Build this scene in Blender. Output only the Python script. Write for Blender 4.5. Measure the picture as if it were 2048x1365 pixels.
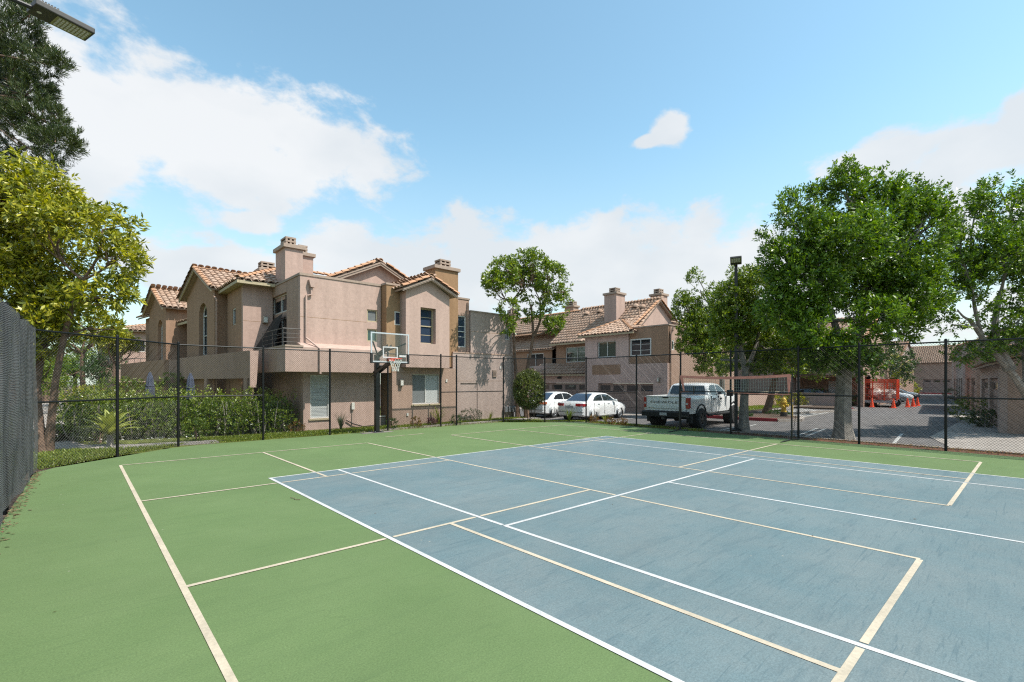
import bpy, math, random
import numpy as np
from mathutils import Vector, Matrix
R = math.radians
rng = random.Random(7)
for o in list(bpy.data.objects): bpy.data.objects.remove(o)
scn = bpy.context.scene
COL = scn.collection

# ------------------------------------------------------------------ camera
TH = 0.8337                       # court axis against the view axis
CAMP = Vector((-0.728, -14.117, 1.907))
cam_d = bpy.data.cameras.new('camera'); cam = bpy.data.objects.new('camera', cam_d); COL.objects.link(cam)
cam_d.sensor_width = 36; cam_d.lens = 957.58 / 2048 * 36; cam_d.shift_y = (764.5 - 682.5) / 2048
cam_d.clip_end = 1500; cam_d.clip_start = .05
cam.location = CAMP; fwd = Vector((math.cos(TH), math.sin(TH), 0))
cam.rotation_euler = fwd.to_track_quat('-Z', 'Y').to_euler()
scn.camera = cam

# ------------------------------------------------------------------ sun and sky
SUN = Vector((0.45, -1.0, 1.73)).normalized()
sl = bpy.data.lights.new('sun', 'SUN'); so = bpy.data.objects.new('sun', sl); COL.objects.link(so)
sl.energy = 3.9; sl.angle = R(0.53); sl.color = (1, .955, .88)
so.rotation_euler = (-SUN).to_track_quat('-Z', 'Y').to_euler(); so.location = (0, 0, 40)

def nd(nt, t, **k):
    n = nt.nodes.new(t)
    for a, b in k.items():
        if a.startswith('i_'):
            key = a[2:]; key = int(key) if key.isdigit() else key
            n.inputs[key].default_value = b
        else: setattr(n, a, b)
    return n
def mth(nt, op, a, b=None, c=None, clamp=False):
    n = nt.nodes.new('ShaderNodeMath'); n.operation = op; n.use_clamp = clamp
    for i, v in enumerate((a, b, c)):
        if v is None: continue
        if isinstance(v, (int, float)): n.inputs[i].default_value = v
        else: nt.links.new(v, n.inputs[i])
    return n.outputs[0]

w = bpy.data.worlds.new('World'); scn.world = w; w.use_nodes = True
nt = w.node_tree; nt.nodes.clear(); L = nt.links.new
sky = nd(nt, 'ShaderNodeTexSky', sky_type='NISHITA', sun_disc=False)
sky.sun_elevation = math.asin(SUN.z); sky.sun_rotation = math.atan2(SUN.x, SUN.y)
sky.air_density = 1.0; sky.dust_density = 0.7; sky.ozone_density = 1.1; sky.altitude = 50
tc = nd(nt, 'ShaderNodeTexCoord'); sp = nd(nt, 'ShaderNodeSeparateXYZ'); L(tc.outputs['Generated'], sp.inputs[0])
az = mth(nt, 'ARCTAN2', sp.outputs[1], sp.outputs[0])
azp = mth(nt, 'PINGPONG', mth(nt, 'SUBTRACT', az, 0.80), 1.05)      # the cloud field goes on all round
# signed azimuth inside the field: mirrored copies outside it
side = mth(nt, 'SUBTRACT', az, 0.80)
sgn = mth(nt, 'SIGN', side)
azs = mth(nt, 'MULTIPLY', azp, sgn)
el = mth(nt, 'ARCSINE', sp.outputs[2])
mp = nd(nt, 'ShaderNodeMapping'); mp.inputs['Scale'].default_value = (1, 1, 1.7); L(tc.outputs['Generated'], mp.inputs[0])
n1 = nd(nt, 'ShaderNodeTexNoise', i_Scale=8.5, i_Detail=15, i_Roughness=.60, i_Distortion=.15); L(mp.outputs[0], n1.inputs['Vector'])
n2 = nd(nt, 'ShaderNodeTexNoise', i_Scale=2.6, i_Detail=8, i_Roughness=.5); L(mp.outputs[0], n2.inputs['Vector'])
def blobs(lst):
    cur = None
    for a0, e0, ra, re in lst:
        dx = mth(nt, 'MULTIPLY', mth(nt, 'SUBTRACT', azs, a0), 1 / ra)
        dy = mth(nt, 'MULTIPLY', mth(nt, 'SUBTRACT', el, e0), 1 / re)
        d = mth(nt, 'SUBTRACT', 1.0, mth(nt, 'SQRT', mth(nt, 'ADD', mth(nt, 'MULTIPLY', dx, dx), mth(nt, 'MULTIPLY', dy, dy))))
        cur = d if cur is None else mth(nt, 'SMOOTH_MAX', cur, d, .15)
    return cur
def adir(u, v):                    # direction of a point of the photograph, as (azimuth - 0.8, elevation)
    x = (u - 1024) / 957.58; z = (764.5 - v) / 957.58
    return -math.atan(x) + TH - 0.80, math.atan2(z, math.hypot(1, x))
CL = []
for u, v, ru, rv in ((-20, 110, 270, 250), (160, 235, 340, 190), (420, 270, 310, 150), (620, 290, 200, 110), (560, 340, 210, 70), (60, 370, 260, 80),
                     (505, 446, 80, 26), (430, 540, 250, 72), (760, 560, 250, 112), (980, 545, 320, 118), (1250, 540, 320, 118), (1450, 560, 260, 122), (1700, 650, 320, 100),
                     (1334, 264, 42, 32), (1302, 282, 48, 15), (1960, 300, 220, 80), (1750, 312, 170, 48), (2060, 250, 150, 75), (1930, 420, 60, 62), (2100, 430, 130, 80)):
    a0, e0 = adir(u, v); k = 957.58 * (1 + ((u - 1024) / 957.58) ** 2)
    CL.append((a0, e0, ru / k * 1.0, rv / 957.58 / math.sqrt(1 + ((u - 1024) / 957.58) ** 2)))
bm_ = blobs(CL)
fld = mth(nt, 'ADD', mth(nt, 'MULTIPLY', bm_, 1.25), mth(nt, 'MULTIPLY', mth(nt, 'SUBTRACT', n1.outputs['Fac'], .53), 2.75))
dens = nd(nt, 'ShaderNodeMapRange', interpolation_type='SMOOTHSTEP', i_1=-.10, i_2=.46); L(fld, dens.inputs[0])
shade = nd(nt, 'ShaderNodeMapRange', i_1=.40, i_2=.58, i_3=.80, i_4=1.0); L(n2.outputs['Fac'], shade.inputs[0])
ccol = nd(nt, 'ShaderNodeMix', data_type='RGBA'); ccol.inputs[6].default_value = (3.15, 3.32, 3.48, 1); ccol.inputs[7].default_value = (3.75, 3.8, 3.85, 1)
sh2 = mth(nt, 'MULTIPLY', mth(nt, 'SUBTRACT', shade.outputs[0], .8), 5, clamp=True); L(sh2, ccol.inputs[0])
hz = nd(nt, 'ShaderNodeMapRange', interpolation_type='SMOOTHSTEP', i_1=.02, i_2=.50, i_3=.62, i_4=0.); L(el, hz.inputs[0])   # pale haze low in the sky, all round
mixc = nd(nt, 'ShaderNodeMix', data_type='RGBA'); L(mth(nt, 'MULTIPLY', dens.outputs[0], .93), mixc.inputs[0])
hzm = nd(nt, 'ShaderNodeMix', data_type='RGBA'); hzm.inputs[7].default_value = (2.7, 3.0, 3.15, 1); L(hz.outputs[0], hzm.inputs[0])
skyg = nd(nt, 'ShaderNodeMix', data_type='RGBA', blend_type='MULTIPLY'); skyg.inputs[0].default_value = 1
L(sky.outputs[0], skyg.inputs[6]); skyg.inputs[7].default_value = (1.07, 1.25, 1.05, 1)
L(skyg.outputs[2], hzm.inputs[6]); L(hzm.outputs[2], mixc.inputs[6]); L(ccol.outputs[2], mixc.inputs[7])
bg = nd(nt, 'ShaderNodeBackground', i_1=.15); L(mixc.outputs[2], bg.inputs[0])
wo = nd(nt, 'ShaderNodeOutputWorld'); L(bg.outputs[0], wo.inputs[0])
scn.view_settings.view_transform = 'Standard'; scn.view_settings.look = 'None'; scn.view_settings.gamma = 1
scn.view_settings.use_curve_mapping = False
scn.view_settings.exposure = 0.72
scn.cycles.max_bounces = 6; scn.cycles.transparent_max_bounces = 24; scn.cycles.use_denoising = False; scn.cycles.filter_width = 1.2
scn.cycles.sample_clamp_indirect = 6

# ------------------------------------------------------------------ materials
def base_mat(name):
    m = bpy.data.materials.new(name); m.use_nodes = True
    return m, m.node_tree, m.node_tree.nodes['Principled BSDF']
def M_(name, col, rough=.8, var=.12, scale=6., bump=0., bscale=60., metal=0., spec=.5, col2=None, big=0., coord='Object', coat=0., streak=False):
    """plain procedural surface: colour with two scales of noise and fine relief"""
    m, nt, b = base_mat(name); L = nt.links.new
    tc = nd(nt, 'ShaderNodeTexCoord'); v = tc.outputs[coord]
    n = nd(nt, 'ShaderNodeTexNoise', i_Scale=scale, i_Detail=8, i_Roughness=.6); L(v, n.inputs['Vector'])
    c2 = col2 or tuple(max(0, c * (1 - 2 * var)) for c in col); c1 = col if col2 else tuple(min(1, c * (1 + var)) for c in col)
    mx = nd(nt, 'ShaderNodeMix', data_type='RGBA'); mx.inputs[6].default_value = (*c2, 1); mx.inputs[7].default_value = (*c1, 1)
    mr = nd(nt, 'ShaderNodeMapRange', i_1=.3, i_2=.7); L(n.outputs['Fac'], mr.inputs[0]); L(mr.outputs[0], mx.inputs[0])
    out = mx.outputs[2]
    if big:
        n3 = nd(nt, 'ShaderNodeTexNoise', i_Scale=scale * .08, i_Detail=4); 
        if streak:
            mpp = nd(nt, 'ShaderNodeMapping'); mpp.inputs['Scale'].default_value = (4, 4, .35); L(v, mpp.inputs[0]); L(mpp.outputs[0], n3.inputs['Vector']); n3.inputs['Scale'].default_value = .9
        else: L(v, n3.inputs['Vector'])
        m3 = nd(nt, 'ShaderNodeMix', data_type='RGBA', blend_type='MULTIPLY'); m3.inputs[0].default_value = 1
        r3 = nd(nt, 'ShaderNodeMapRange', i_1=.35, i_2=.65, i_3=1 - big, i_4=1 + big * .4); L(n3.outputs['Fac'], r3.inputs[0])
        L(out, m3.inputs[6]); L(r3.outputs[0], m3.inputs[7]); out = m3.outputs[2]
    L(out, b.inputs['Base Color'])
    b.inputs['Roughness'].default_value = rough; b.inputs['Metallic'].default_value = metal
    b.inputs['Specular IOR Level'].default_value = spec; b.inputs['Coat Weight'].default_value = coat
    if bump:
        nb = nd(nt, 'ShaderNodeTexNoise', i_Scale=bscale, i_Detail=5, i_Roughness=.65); L(v, nb.inputs['Vector'])
        bp = nd(nt, 'ShaderNodeBump', i_Strength=1.0, i_Distance=bump); L(nb.outputs['Fac'], bp.inputs['Height']); L(bp.outputs[0], b.inputs['Normal'])
    return m
def M_leaf(name, cols, trans=.28, rough=.36):
    """leaf: colour differs from leaf to leaf, light shines through"""
    m, nt, b = base_mat(name); L = nt.links.new
    g = nd(nt, 'ShaderNodeNewGeometry'); cr = nd(nt, 'ShaderNodeValToRGB')
    e = cr.color_ramp.elements
    for i, c in enumerate(cols):
        p = i / (len(cols) - 1)
        if i < 2: e[i].position = p if i == 0 else 1; e[i].color = (*c, 1)
        if i >= 2: x = e.new(p); x.color = (*c, 1)
    # reorder simply: rebuild positions
    while len(e) > 1: e.remove(e[-1])
    e[0].position = 0; e[0].color = (*cols[0], 1)
    for i, c in enumerate(cols[1:]):
        x = e.new((i + 1) / (len(cols) - 1)); x.color = (*c, 1)
    L(g.outputs['Random Per Island'], cr.inputs[0]); L(cr.outputs[0], b.inputs['Base Color'])
    b.inputs['Roughness'].default_value = rough; b.inputs['Specular IOR Level'].default_value = .55
    t = nd(nt, 'ShaderNodeBsdfTranslucent'); hs = nd(nt, 'ShaderNodeHueSaturation', i_Saturation=1.15, i_Value=1.5); L(cr.outputs[0], hs.inputs['Color']); L(hs.outputs[0], t.inputs[0])
    ms = nd(nt, 'ShaderNodeMixShader'); ms.inputs[0].default_value = trans
    L(b.outputs[0], ms.inputs[1]); L(t.outputs[0], ms.inputs[2]); L(ms.outputs[0], nt.nodes['Material Output'].inputs[0])
    return m
def M_glass(name, col=(.02, .025, .03), rough=.03):
    m, nt, b = base_mat(name); L = nt.links.new
    b.inputs['Base Color'].default_value = (*col, 1); b.inputs['Roughness'].default_value = rough; b.inputs['Specular IOR Level'].default_value = .9
    tc = nd(nt, 'ShaderNodeTexCoord'); n = nd(nt, 'ShaderNodeTexNoise', i_Scale=1.3, i_Detail=2); L(tc.outputs['Object'], n.inputs['Vector'])
    bp = nd(nt, 'ShaderNodeBump', i_Strength=.25, i_Distance=.02); L(n.outputs['Fac'], bp.inputs['Height']); L(bp.outputs[0], b.inputs['Normal'])
    return m

MT = {}
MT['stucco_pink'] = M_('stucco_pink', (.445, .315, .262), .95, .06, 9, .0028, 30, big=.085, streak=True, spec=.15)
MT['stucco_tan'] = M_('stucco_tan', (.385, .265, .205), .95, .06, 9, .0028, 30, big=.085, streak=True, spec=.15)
MT['stucco_brown'] = M_('stucco_brown', (.30, .185, .105), .95, .06, 9, .0028, 30, big=.085, streak=True, spec=.15)
MT['stucco_mauve'] = M_('stucco_mauve', (.40, .31, .27), .95, .06, 9, .0028, 30, big=.085, streak=True, spec=.15)
MT['stucco_mauve_lifted'] = M_('stucco_mauve_lifted', (.53, .385, .335), .95, .06, 9, .0028, 30, big=.085, streak=True, spec=.15)  # mauve copy, lighter and warmer in colour to lift the shaded garage fronts
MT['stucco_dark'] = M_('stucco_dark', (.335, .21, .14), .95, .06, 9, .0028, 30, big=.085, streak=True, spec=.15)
MT['trim'] = M_('trim', (.33, .245, .19), .8, .08, 12, .002, 60)
MT['cream_trim'] = M_('cream_trim', (.42, .345, .22), .7, .08, 12)
MT['white_frame'] = M_('white_frame', (.55, .54, .51), .45, .05, 20)
MT['bronze_frame'] = M_('bronze_frame', (.30, .26, .21), .5, .08, 20)
MT['glass'] = M_glass('glass')
MT['glass_blue'] = M_glass('glass_blue', (.03, .045, .075))
MT['glass_green'] = M_glass('glass_green', (.02, .05, .035))
MT['blind'] = M_('blind', (.42, .43, .42), .7, .05, 30)
MT['blind_dark'] = M_('blind_dark', (.16, .17, .17), .7, .05, 30)
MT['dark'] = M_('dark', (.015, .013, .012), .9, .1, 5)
MT['garage'] = M_('garage', (.30, .21, .175), .75, .08, 8, .002, 40, big=.1)
MT['concrete'] = M_('concrete', (.33, .29, .255), .9, .14, 5, .004, 90, big=.18)
MT['concrete_dark'] = M_('concrete_dark', (.19, .17, .15), .9, .14, 5, .004, 90, big=.18)
MT['asphalt'] = M_('asphalt', (.142, .130, .124), .92, .22, 30, .006, 160, big=.28)
MT['paint_white'] = M_('paint_white', (.42, .41, .39), .75, .10, 12, .001, 90, big=.1)
MT['line_white'] = M_('line_white', (.50, .495, .485), .7, .085, 26, .001, 120, big=.14)
MT['line_cream'] = M_('line_cream', (.47, .40, .30), .7, .085, 26, .001, 120, big=.14)
MT['vinyl_black'] = M_('vinyl_black', (.006, .0065, .007), .45, .1, 20, spec=.3)
MT['steel_black'] = M_('steel_black', (.008, .0085, .009), .4, .15, 14, .001, 50, spec=.5)
MT['galv'] = M_('galv', (.30, .31, .32), .45, .1, 14, metal=.7)
MT['silver'] = M_('silver', (.62, .64, .66), .35, .06, 20, metal=.6)
MT['rubber'] = M_('rubber', (.018, .018, .018), .8, .15, 20, .002, 60)
MT['orange_tape'] = M_('orange_tape', (.66, .25, .19), .7, .12, 10, big=.15)
MT['rim_orange'] = M_('rim_orange', (.62, .07, .03), .4, .1, 20)
MT['cone_orange'] = M_('cone_orange', (.85, .085, .025), .5, .1, 12)
MT['net_white'] = M_('net_white', (.66, .65, .60), .8, .08, 20)
MT['net_grey'] = M_('net_grey', (.34, .36, .33), .8, .08, 20)
MT['red_paint'] = M_('red_paint', (.33, .022, .03), .7, .25, 9, .002, 60, big=.2)
MT['hydrant'] = M_('hydrant', (.55, .36, .045), .5, .12, 14)
MT['box_green'] = M_('box_green', (.07, .13, .10), .6, .12, 8)
MT['tile'] = None
MT['bark_grey'] = M_('bark_grey', (.30, .265, .225), .9, .25, 5, .02, 22, big=.25)
MT['bark_brown'] = M_('bark_brown', (.20, .125, .085), .9, .25, 6, .02, 22, big=.25)
MT['mulch'] = M_('mulch', (.16, .07, .035), .95, .45, 22, .04, 45, big=.3)
MT['soil'] = M_('soil', (.12, .08, .055), .95, .35, 9, .03, 30, big=.25)
MT['lawn'] = M_('lawn', (.15, .175, .03), .95, .35, 7, .03, 50, big=.3)
MT['car_white'] = M_('car_white', (.74, .74, .73), .28, .02, 3, coat=.6)
MT['car_silver'] = M_('car_silver', (.30, .31, .32), .3, .02, 3, metal=.5, coat=.5)
MT['car_dark'] = M_('car_dark', (.03, .032, .036), .3, .02, 3, coat=.5)
MT['lamp_red'] = M_('lamp_red', (.40, .012, .014), .2, .1, 20, coat=.8)
MT['lamp_amber'] = M_('lamp_amber', (.45, .12, .05), .2, .1, 20, coat=.8)
MT['lamp_clear'] = M_('lamp_clear', (.6, .6, .6), .15, .1, 20, coat=.8)
MT['alloy'] = M_('alloy', (.55, .56, .58), .3, .05, 20, metal=.8)
MT['plate'] = M_('plate', (.45, .45, .45), .5, .15, 40)
MT['umbrella'] = M_('umbrella', (.07, .085, .13), .9, .2, 12, big=.2)
MT['fixture'] = M_('fixture', (.05, .045, .04), .5, .1, 20)
MT['frosted'] = M_('frosted', (.62, .60, .54), .5, .05, 20)
MT['led'] = M_('led', (.36, .34, .16), .35, .25, 60)
MT['flower_white'] = M_('flower_white', (.70, .69, .64), .8, .1, 20)
def tile_mat():
    m, nt, b = base_mat('roof_tile'); L = nt.links.new
    g = nd(nt, 'ShaderNodeNewGeometry'); oi = nd(nt, 'ShaderNodeObjectInfo')
    s = mth(nt, 'FRACT', mth(nt, 'ADD', g.outputs['Random Per Island'], oi.outputs['Random']))
    cr = nd(nt, 'ShaderNodeValToRGB'); e = cr.color_ramp.elements
    e[0].color = (.36, .235, .165, 1); e[1].position = 1; e[1].color = (.42, .275, .195, 1)
    x = e.new(.35); x.color = (.39, .262, .19, 1); x = e.new(.7); x.color = (.43, .305, .23, 1)
    L(s, cr.inputs[0]); tc = nd(nt, 'ShaderNodeTexCoord'); n = nd(nt, 'ShaderNodeTexNoise', i_Scale=7, i_Detail=6); L(tc.outputs['Object'], n.inputs['Vector'])
    mx = nd(nt, 'ShaderNodeMix', data_type='RGBA', blend_type='MULTIPLY'); mx.inputs[0].default_value = .6
    r = nd(nt, 'ShaderNodeMapRange', i_1=.3, i_2=.7, i_3=.6, i_4=1.15); L(n.outputs['Fac'], r.inputs[0]); L(cr.outputs[0], mx.inputs[6]); L(r.outputs[0], mx.inputs[7])
    L(mx.outputs[2], b.inputs['Base Color']); b.inputs['Roughness'].default_value = .85; b.inputs['Specular IOR Level'].default_value = .2
    return m
MT['tile'] = tile_mat()
def edge_tile_mat():
    m = MT['tile'].copy(); m.name = 'edge_tile'
    for n in m.node_tree.nodes:
        if n.type == 'VALTORGB':
            for q in n.color_ramp.elements: c = q.color; q.color = (c[0] * 1.15, c[1] * .95, c[2] * .78, 1)
    return m
MT['edge_tile'] = edge_tile_mat()
def court_mat(name, c1, c2, c3, scr=.5):
    """acrylic court paint: mottled, with scuffs, hairline scratches and faded patches"""
    m, nt, b = base_mat(name); L = nt.links.new
    tc = nd(nt, 'ShaderNodeTexCoord'); v = tc.outputs['Object']
    n = nd(nt, 'ShaderNodeTexNoise', i_Scale=.8, i_Detail=12, i_Roughness=.72); L(v, n.inputs['Vector'])
    mx = nd(nt, 'ShaderNodeMix', data_type='RGBA'); mx.inputs[6].default_value = (*c1, 1); mx.inputs[7].default_value = (*c2, 1)
    r = nd(nt, 'ShaderNodeMapRange', i_1=.34, i_2=.66); L(n.outputs['Fac'], r.inputs[0]); L(r.outputs[0], mx.inputs[0])
    f = nd(nt, 'ShaderNodeTexNoise', i_Scale=70, i_Detail=5, i_Roughness=.75); L(v, f.inputs['Vector'])
    rf = nd(nt, 'ShaderNodeMapRange', i_1=.3, i_2=.7, i_3=.74, i_4=1.24); L(f.outputs['Fac'], rf.inputs[0])
    m2 = nd(nt, 'ShaderNodeMix', data_type='RGBA', blend_type='MULTIPLY'); m2.inputs[0].default_value = 1; L(mx.outputs[2], m2.inputs[6]); L(rf.outputs[0], m2.inputs[7])
    n9 = nd(nt, 'ShaderNodeTexNoise', i_Scale=.33, i_Detail=7, i_Roughness=.62, i_Distortion=.6); L(v, n9.inputs['Vector'])
    r9 = nd(nt, 'ShaderNodeMapRange', i_1=.34, i_2=.66, i_3=.92, i_4=1.05); L(n9.outputs['Fac'], r9.inputs[0])
    m9 = nd(nt, 'ShaderNodeMix', data_type='RGBA', blend_type='MULTIPLY'); m9.inputs[0].default_value = 1; L(m2.outputs[2], m9.inputs[6]); L(r9.outputs[0], m9.inputs[7])
    cur = m9.outputs[2]
    for ang, sc_, th, amt in ((.35, (1.4, 22, 1), .60, scr), (1.25, (2.2, 30, 1), .61, scr * .9), (-.5, (3, 44, 1), .62, scr * .9), (.75, (5, 70, 1), .60, scr * .8), (2.0, (4, 60, 1), .61, scr * .8), (.9, (.7, 4, 1), .55, scr * .45)):
        mp = nd(nt, 'ShaderNodeMapping'); mp.inputs['Rotation'].default_value = (0, 0, ang); mp.inputs['Scale'].default_value = sc_; L(v, mp.inputs[0])
        s = nd(nt, 'ShaderNodeTexNoise', i_Scale=1.0, i_Detail=4, i_Roughness=.62, i_Distortion=.8); L(mp.outputs[0], s.inputs['Vector'])
        rs = nd(nt, 'ShaderNodeMapRange', i_1=th, i_2=th + .08, i_3=0, i_4=amt); L(s.outputs['Fac'], rs.inputs[0])
        q = nd(nt, 'ShaderNodeMix', data_type='RGBA'); L(rs.outputs[0], q.inputs[0]); L(cur, q.inputs[6]); q.inputs[7].default_value = (*c3, 1); cur = q.outputs[2]
    # hairline cracks, pale chips and a few round scuffs
    vc = nd(nt, 'ShaderNodeTexVoronoi', feature='DISTANCE_TO_EDGE', i_Scale=.42); wn = nd(nt, 'ShaderNodeTexNoise', i_Scale=2.5, i_Detail=6); L(v, wn.inputs['Vector'])
    va = nd(nt, 'ShaderNodeVectorMath', operation='MULTIPLY_ADD'); L(wn.outputs['Color'], va.inputs[0]); va.inputs[1].default_value = (.5, .5, 0); L(v, va.inputs[2]); L(va.outputs[0], vc.inputs['Vector'])
    rc = nd(nt, 'ShaderNodeMapRange', i_1=.0, i_2=.0028, i_3=.16, i_4=0); L(vc.outputs['Distance'], rc.inputs[0])
    km = nd(nt, 'ShaderNodeMapRange', i_1=.47, i_2=.56); L(n9.outputs['Fac'], km.inputs[0])
    q = nd(nt, 'ShaderNodeMix', data_type='RGBA'); L(mth(nt, 'MULTIPLY', rc.outputs[0], km.outputs[0]), q.inputs[0]); L(cur, q.inputs[6]); q.inputs[7].default_value = tuple(x * .45 for x in c3) + (1,); cur = q.outputs[2]
    vs = nd(nt, 'ShaderNodeTexVoronoi', i_Scale=2.2); L(v, vs.inputs['Vector']); rs = nd(nt, 'ShaderNodeMapRange', i_1=.018, i_2=.030, i_3=.6, i_4=0); L(vs.outputs['Distance'], rs.inputs[0])
    q = nd(nt, 'ShaderNodeMix', data_type='RGBA'); L(rs.outputs[0], q.inputs[0]); L(cur, q.inputs[6]); q.inputs[7].default_value = (.34, .31, .25, 1); cur = q.outputs[2]
    vb = nd(nt, 'ShaderNodeTexVoronoi', i_Scale=.8, i_Randomness=1.); L(v, vb.inputs['Vector']); rb = nd(nt, 'ShaderNodeMapRange', i_1=.03, i_2=.075, i_3=.30, i_4=0); L(vb.outputs['Distance'], rb.inputs[0])
    q = nd(nt, 'ShaderNodeMix', data_type='RGBA'); L(rb.outputs[0], q.inputs[0]); L(cur, q.inputs[6]); q.inputs[7].default_value = (*c3, 1); cur = q.outputs[2]
    L(cur, b.inputs['Base Color']); b.inputs['Roughness'].default_value = .82; b.inputs['Specular IOR Level'].default_value = .25
    bp = nd(nt, 'ShaderNodeBump', i_Strength=.6, i_Distance=.003); L(f.outputs['Fac'], bp.inputs['Height']); L(bp.outputs[0], b.inputs['Normal'])
    return m
MT['court_green'] = court_mat('court_green', (.100, .154, .058), (.116, .168, .068), (.078, .122, .050), .34)
MT['court_blue'] = court_mat('court_blue', (.106, .160, .174), (.146, .180, .184), (.055, .096, .115), .42)
def windscreen_mat():
    """knitted screen cloth: open rows let light and view through"""
    m, nt, b = base_mat('windscreen_cloth'); L = nt.links.new
    tc = nd(nt, 'ShaderNodeTexCoord'); v = tc.outputs['Object']; s = nd(nt, 'ShaderNodeSeparateXYZ'); L(v, s.inputs[0])
    wob = nd(nt, 'ShaderNodeTexNoise', i_Scale=2.2, i_Detail=3); L(v, wob.inputs['Vector'])
    row = mth(nt, 'SINE', mth(nt, 'MULTIPLY', mth(nt, 'ADD', s.outputs[2], mth(nt, 'MULTIPLY', wob.outputs['Fac'], .10)), 2 * math.pi / .024))
    n = nd(nt, 'ShaderNodeTexNoise', i_Scale=1.4, i_Detail=6, i_Roughness=.7); mp = nd(nt, 'ShaderNodeMapping'); mp.inputs['Scale'].default_value = (1.6, 1.6, .45); L(v, mp.inputs[0]); L(mp.outputs[0], n.inputs['Vector'])
    base = nd(nt, 'ShaderNodeMapRange', i_1=.36, i_2=.66, i_3=.38, i_4=.93); L(n.outputs['Fac'], base.inputs[0])
    a = mth(nt, 'ADD', base.outputs[0], mth(nt, 'MULTIPLY', row, .22), clamp=True)
    cm = nd(nt, 'ShaderNodeMix', data_type='RGBA'); cm.inputs[6].default_value = (.03, .03, .032, 1); cm.inputs[7].default_value = (.22, .22, .225, 1)
    L(mth(nt, 'MULTIPLY_ADD', row, .35, .35, clamp=True), cm.inputs[0]); L(cm.outputs[2], b.inputs['Base Color'])
    L(a, b.inputs['Alpha']); b.inputs['Roughness'].default_value = .8
    return m
MT['windscreen'] = windscreen_mat()
def acrylic_mat():
    m, nt, b = base_mat('clear_board'); L = nt.links.new
    t = nd(nt, 'ShaderNodeBsdfTransparent', i_0=(.93, .95, .96, 1)); g = nd(nt, 'ShaderNodeBsdfGlossy', i_Roughness=.03)
    fr = nd(nt, 'ShaderNodeFresnel', i_IOR=1.45); ms = nd(nt, 'ShaderNodeMixShader'); L(fr.outputs[0], ms.inputs[0]); L(t.outputs[0], ms.inputs[1]); L(g.outputs[0], ms.inputs[2])
    L(ms.outputs[0], nt.nodes['Material Output'].inputs[0]); return m
MT['acrylic'] = acrylic_mat()
LEAF = {
 'yellow': M_leaf('leaf_yellow', [(.05, .07, .008), (.20, .225, .018), (.40, .39, .035), (.52, .47, .06), (.10, .13, .011), (.29, .30, .024)]),
 'mid': M_leaf('leaf_mid', [(.035, .07, .008), (.13, .20, .018), (.29, .34, .037), (.065, .12, .011), (.19, .26, .024)]),
 'green': M_leaf('leaf_green', [(.024, .062, .008), (.10, .185, .014), (.235, .335, .03), (.048, .11, .010), (.155, .255, .02)]),
 'deep': M_leaf('leaf_deep', [(.018, .045, .010), (.04, .085, .014), (.065, .115, .018)]),
 'pine': M_leaf('leaf_pine', [(.020, .040, .010), (.048, .075, .018), (.10, .12, .030), (.032, .054, .014)], .15),
 'hedge': M_leaf('leaf_hedge', [(.035, .075, .012), (.10, .16, .02), (.24, .29, .035), (.055, .11, .015)]),
 'olive': M_leaf('leaf_olive', [(.075, .09, .05), (.14, .155, .09), (.10, .12, .06)]),
 'grass': M_leaf('leaf_grass', [(.10, .16, .018), (.20, .26, .025), (.28, .30, .05), (.14, .20, .02)]),
 'agave': M_leaf('leaf_agave', [(.26, .30, .05), (.36, .38, .10)], .25),
 'topiary': M_leaf('leaf_topiary', [(.06, .085, .02), (.13, .155, .035), (.19, .205, .06), (.09, .12, .025)]),
 'purple': M_leaf('leaf_purple', [(.07, .02, .03), (.13, .035, .05)]),
 'rust': M_leaf('leaf_rust', [(.28, .09, .03), (.20, .12, .03), (.12, .13, .03)]),
 'dry': M_leaf('leaf_dry', [(.20, .125, .07), (.12, .065, .035), (.27, .18, .105)], .1),
}

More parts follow.
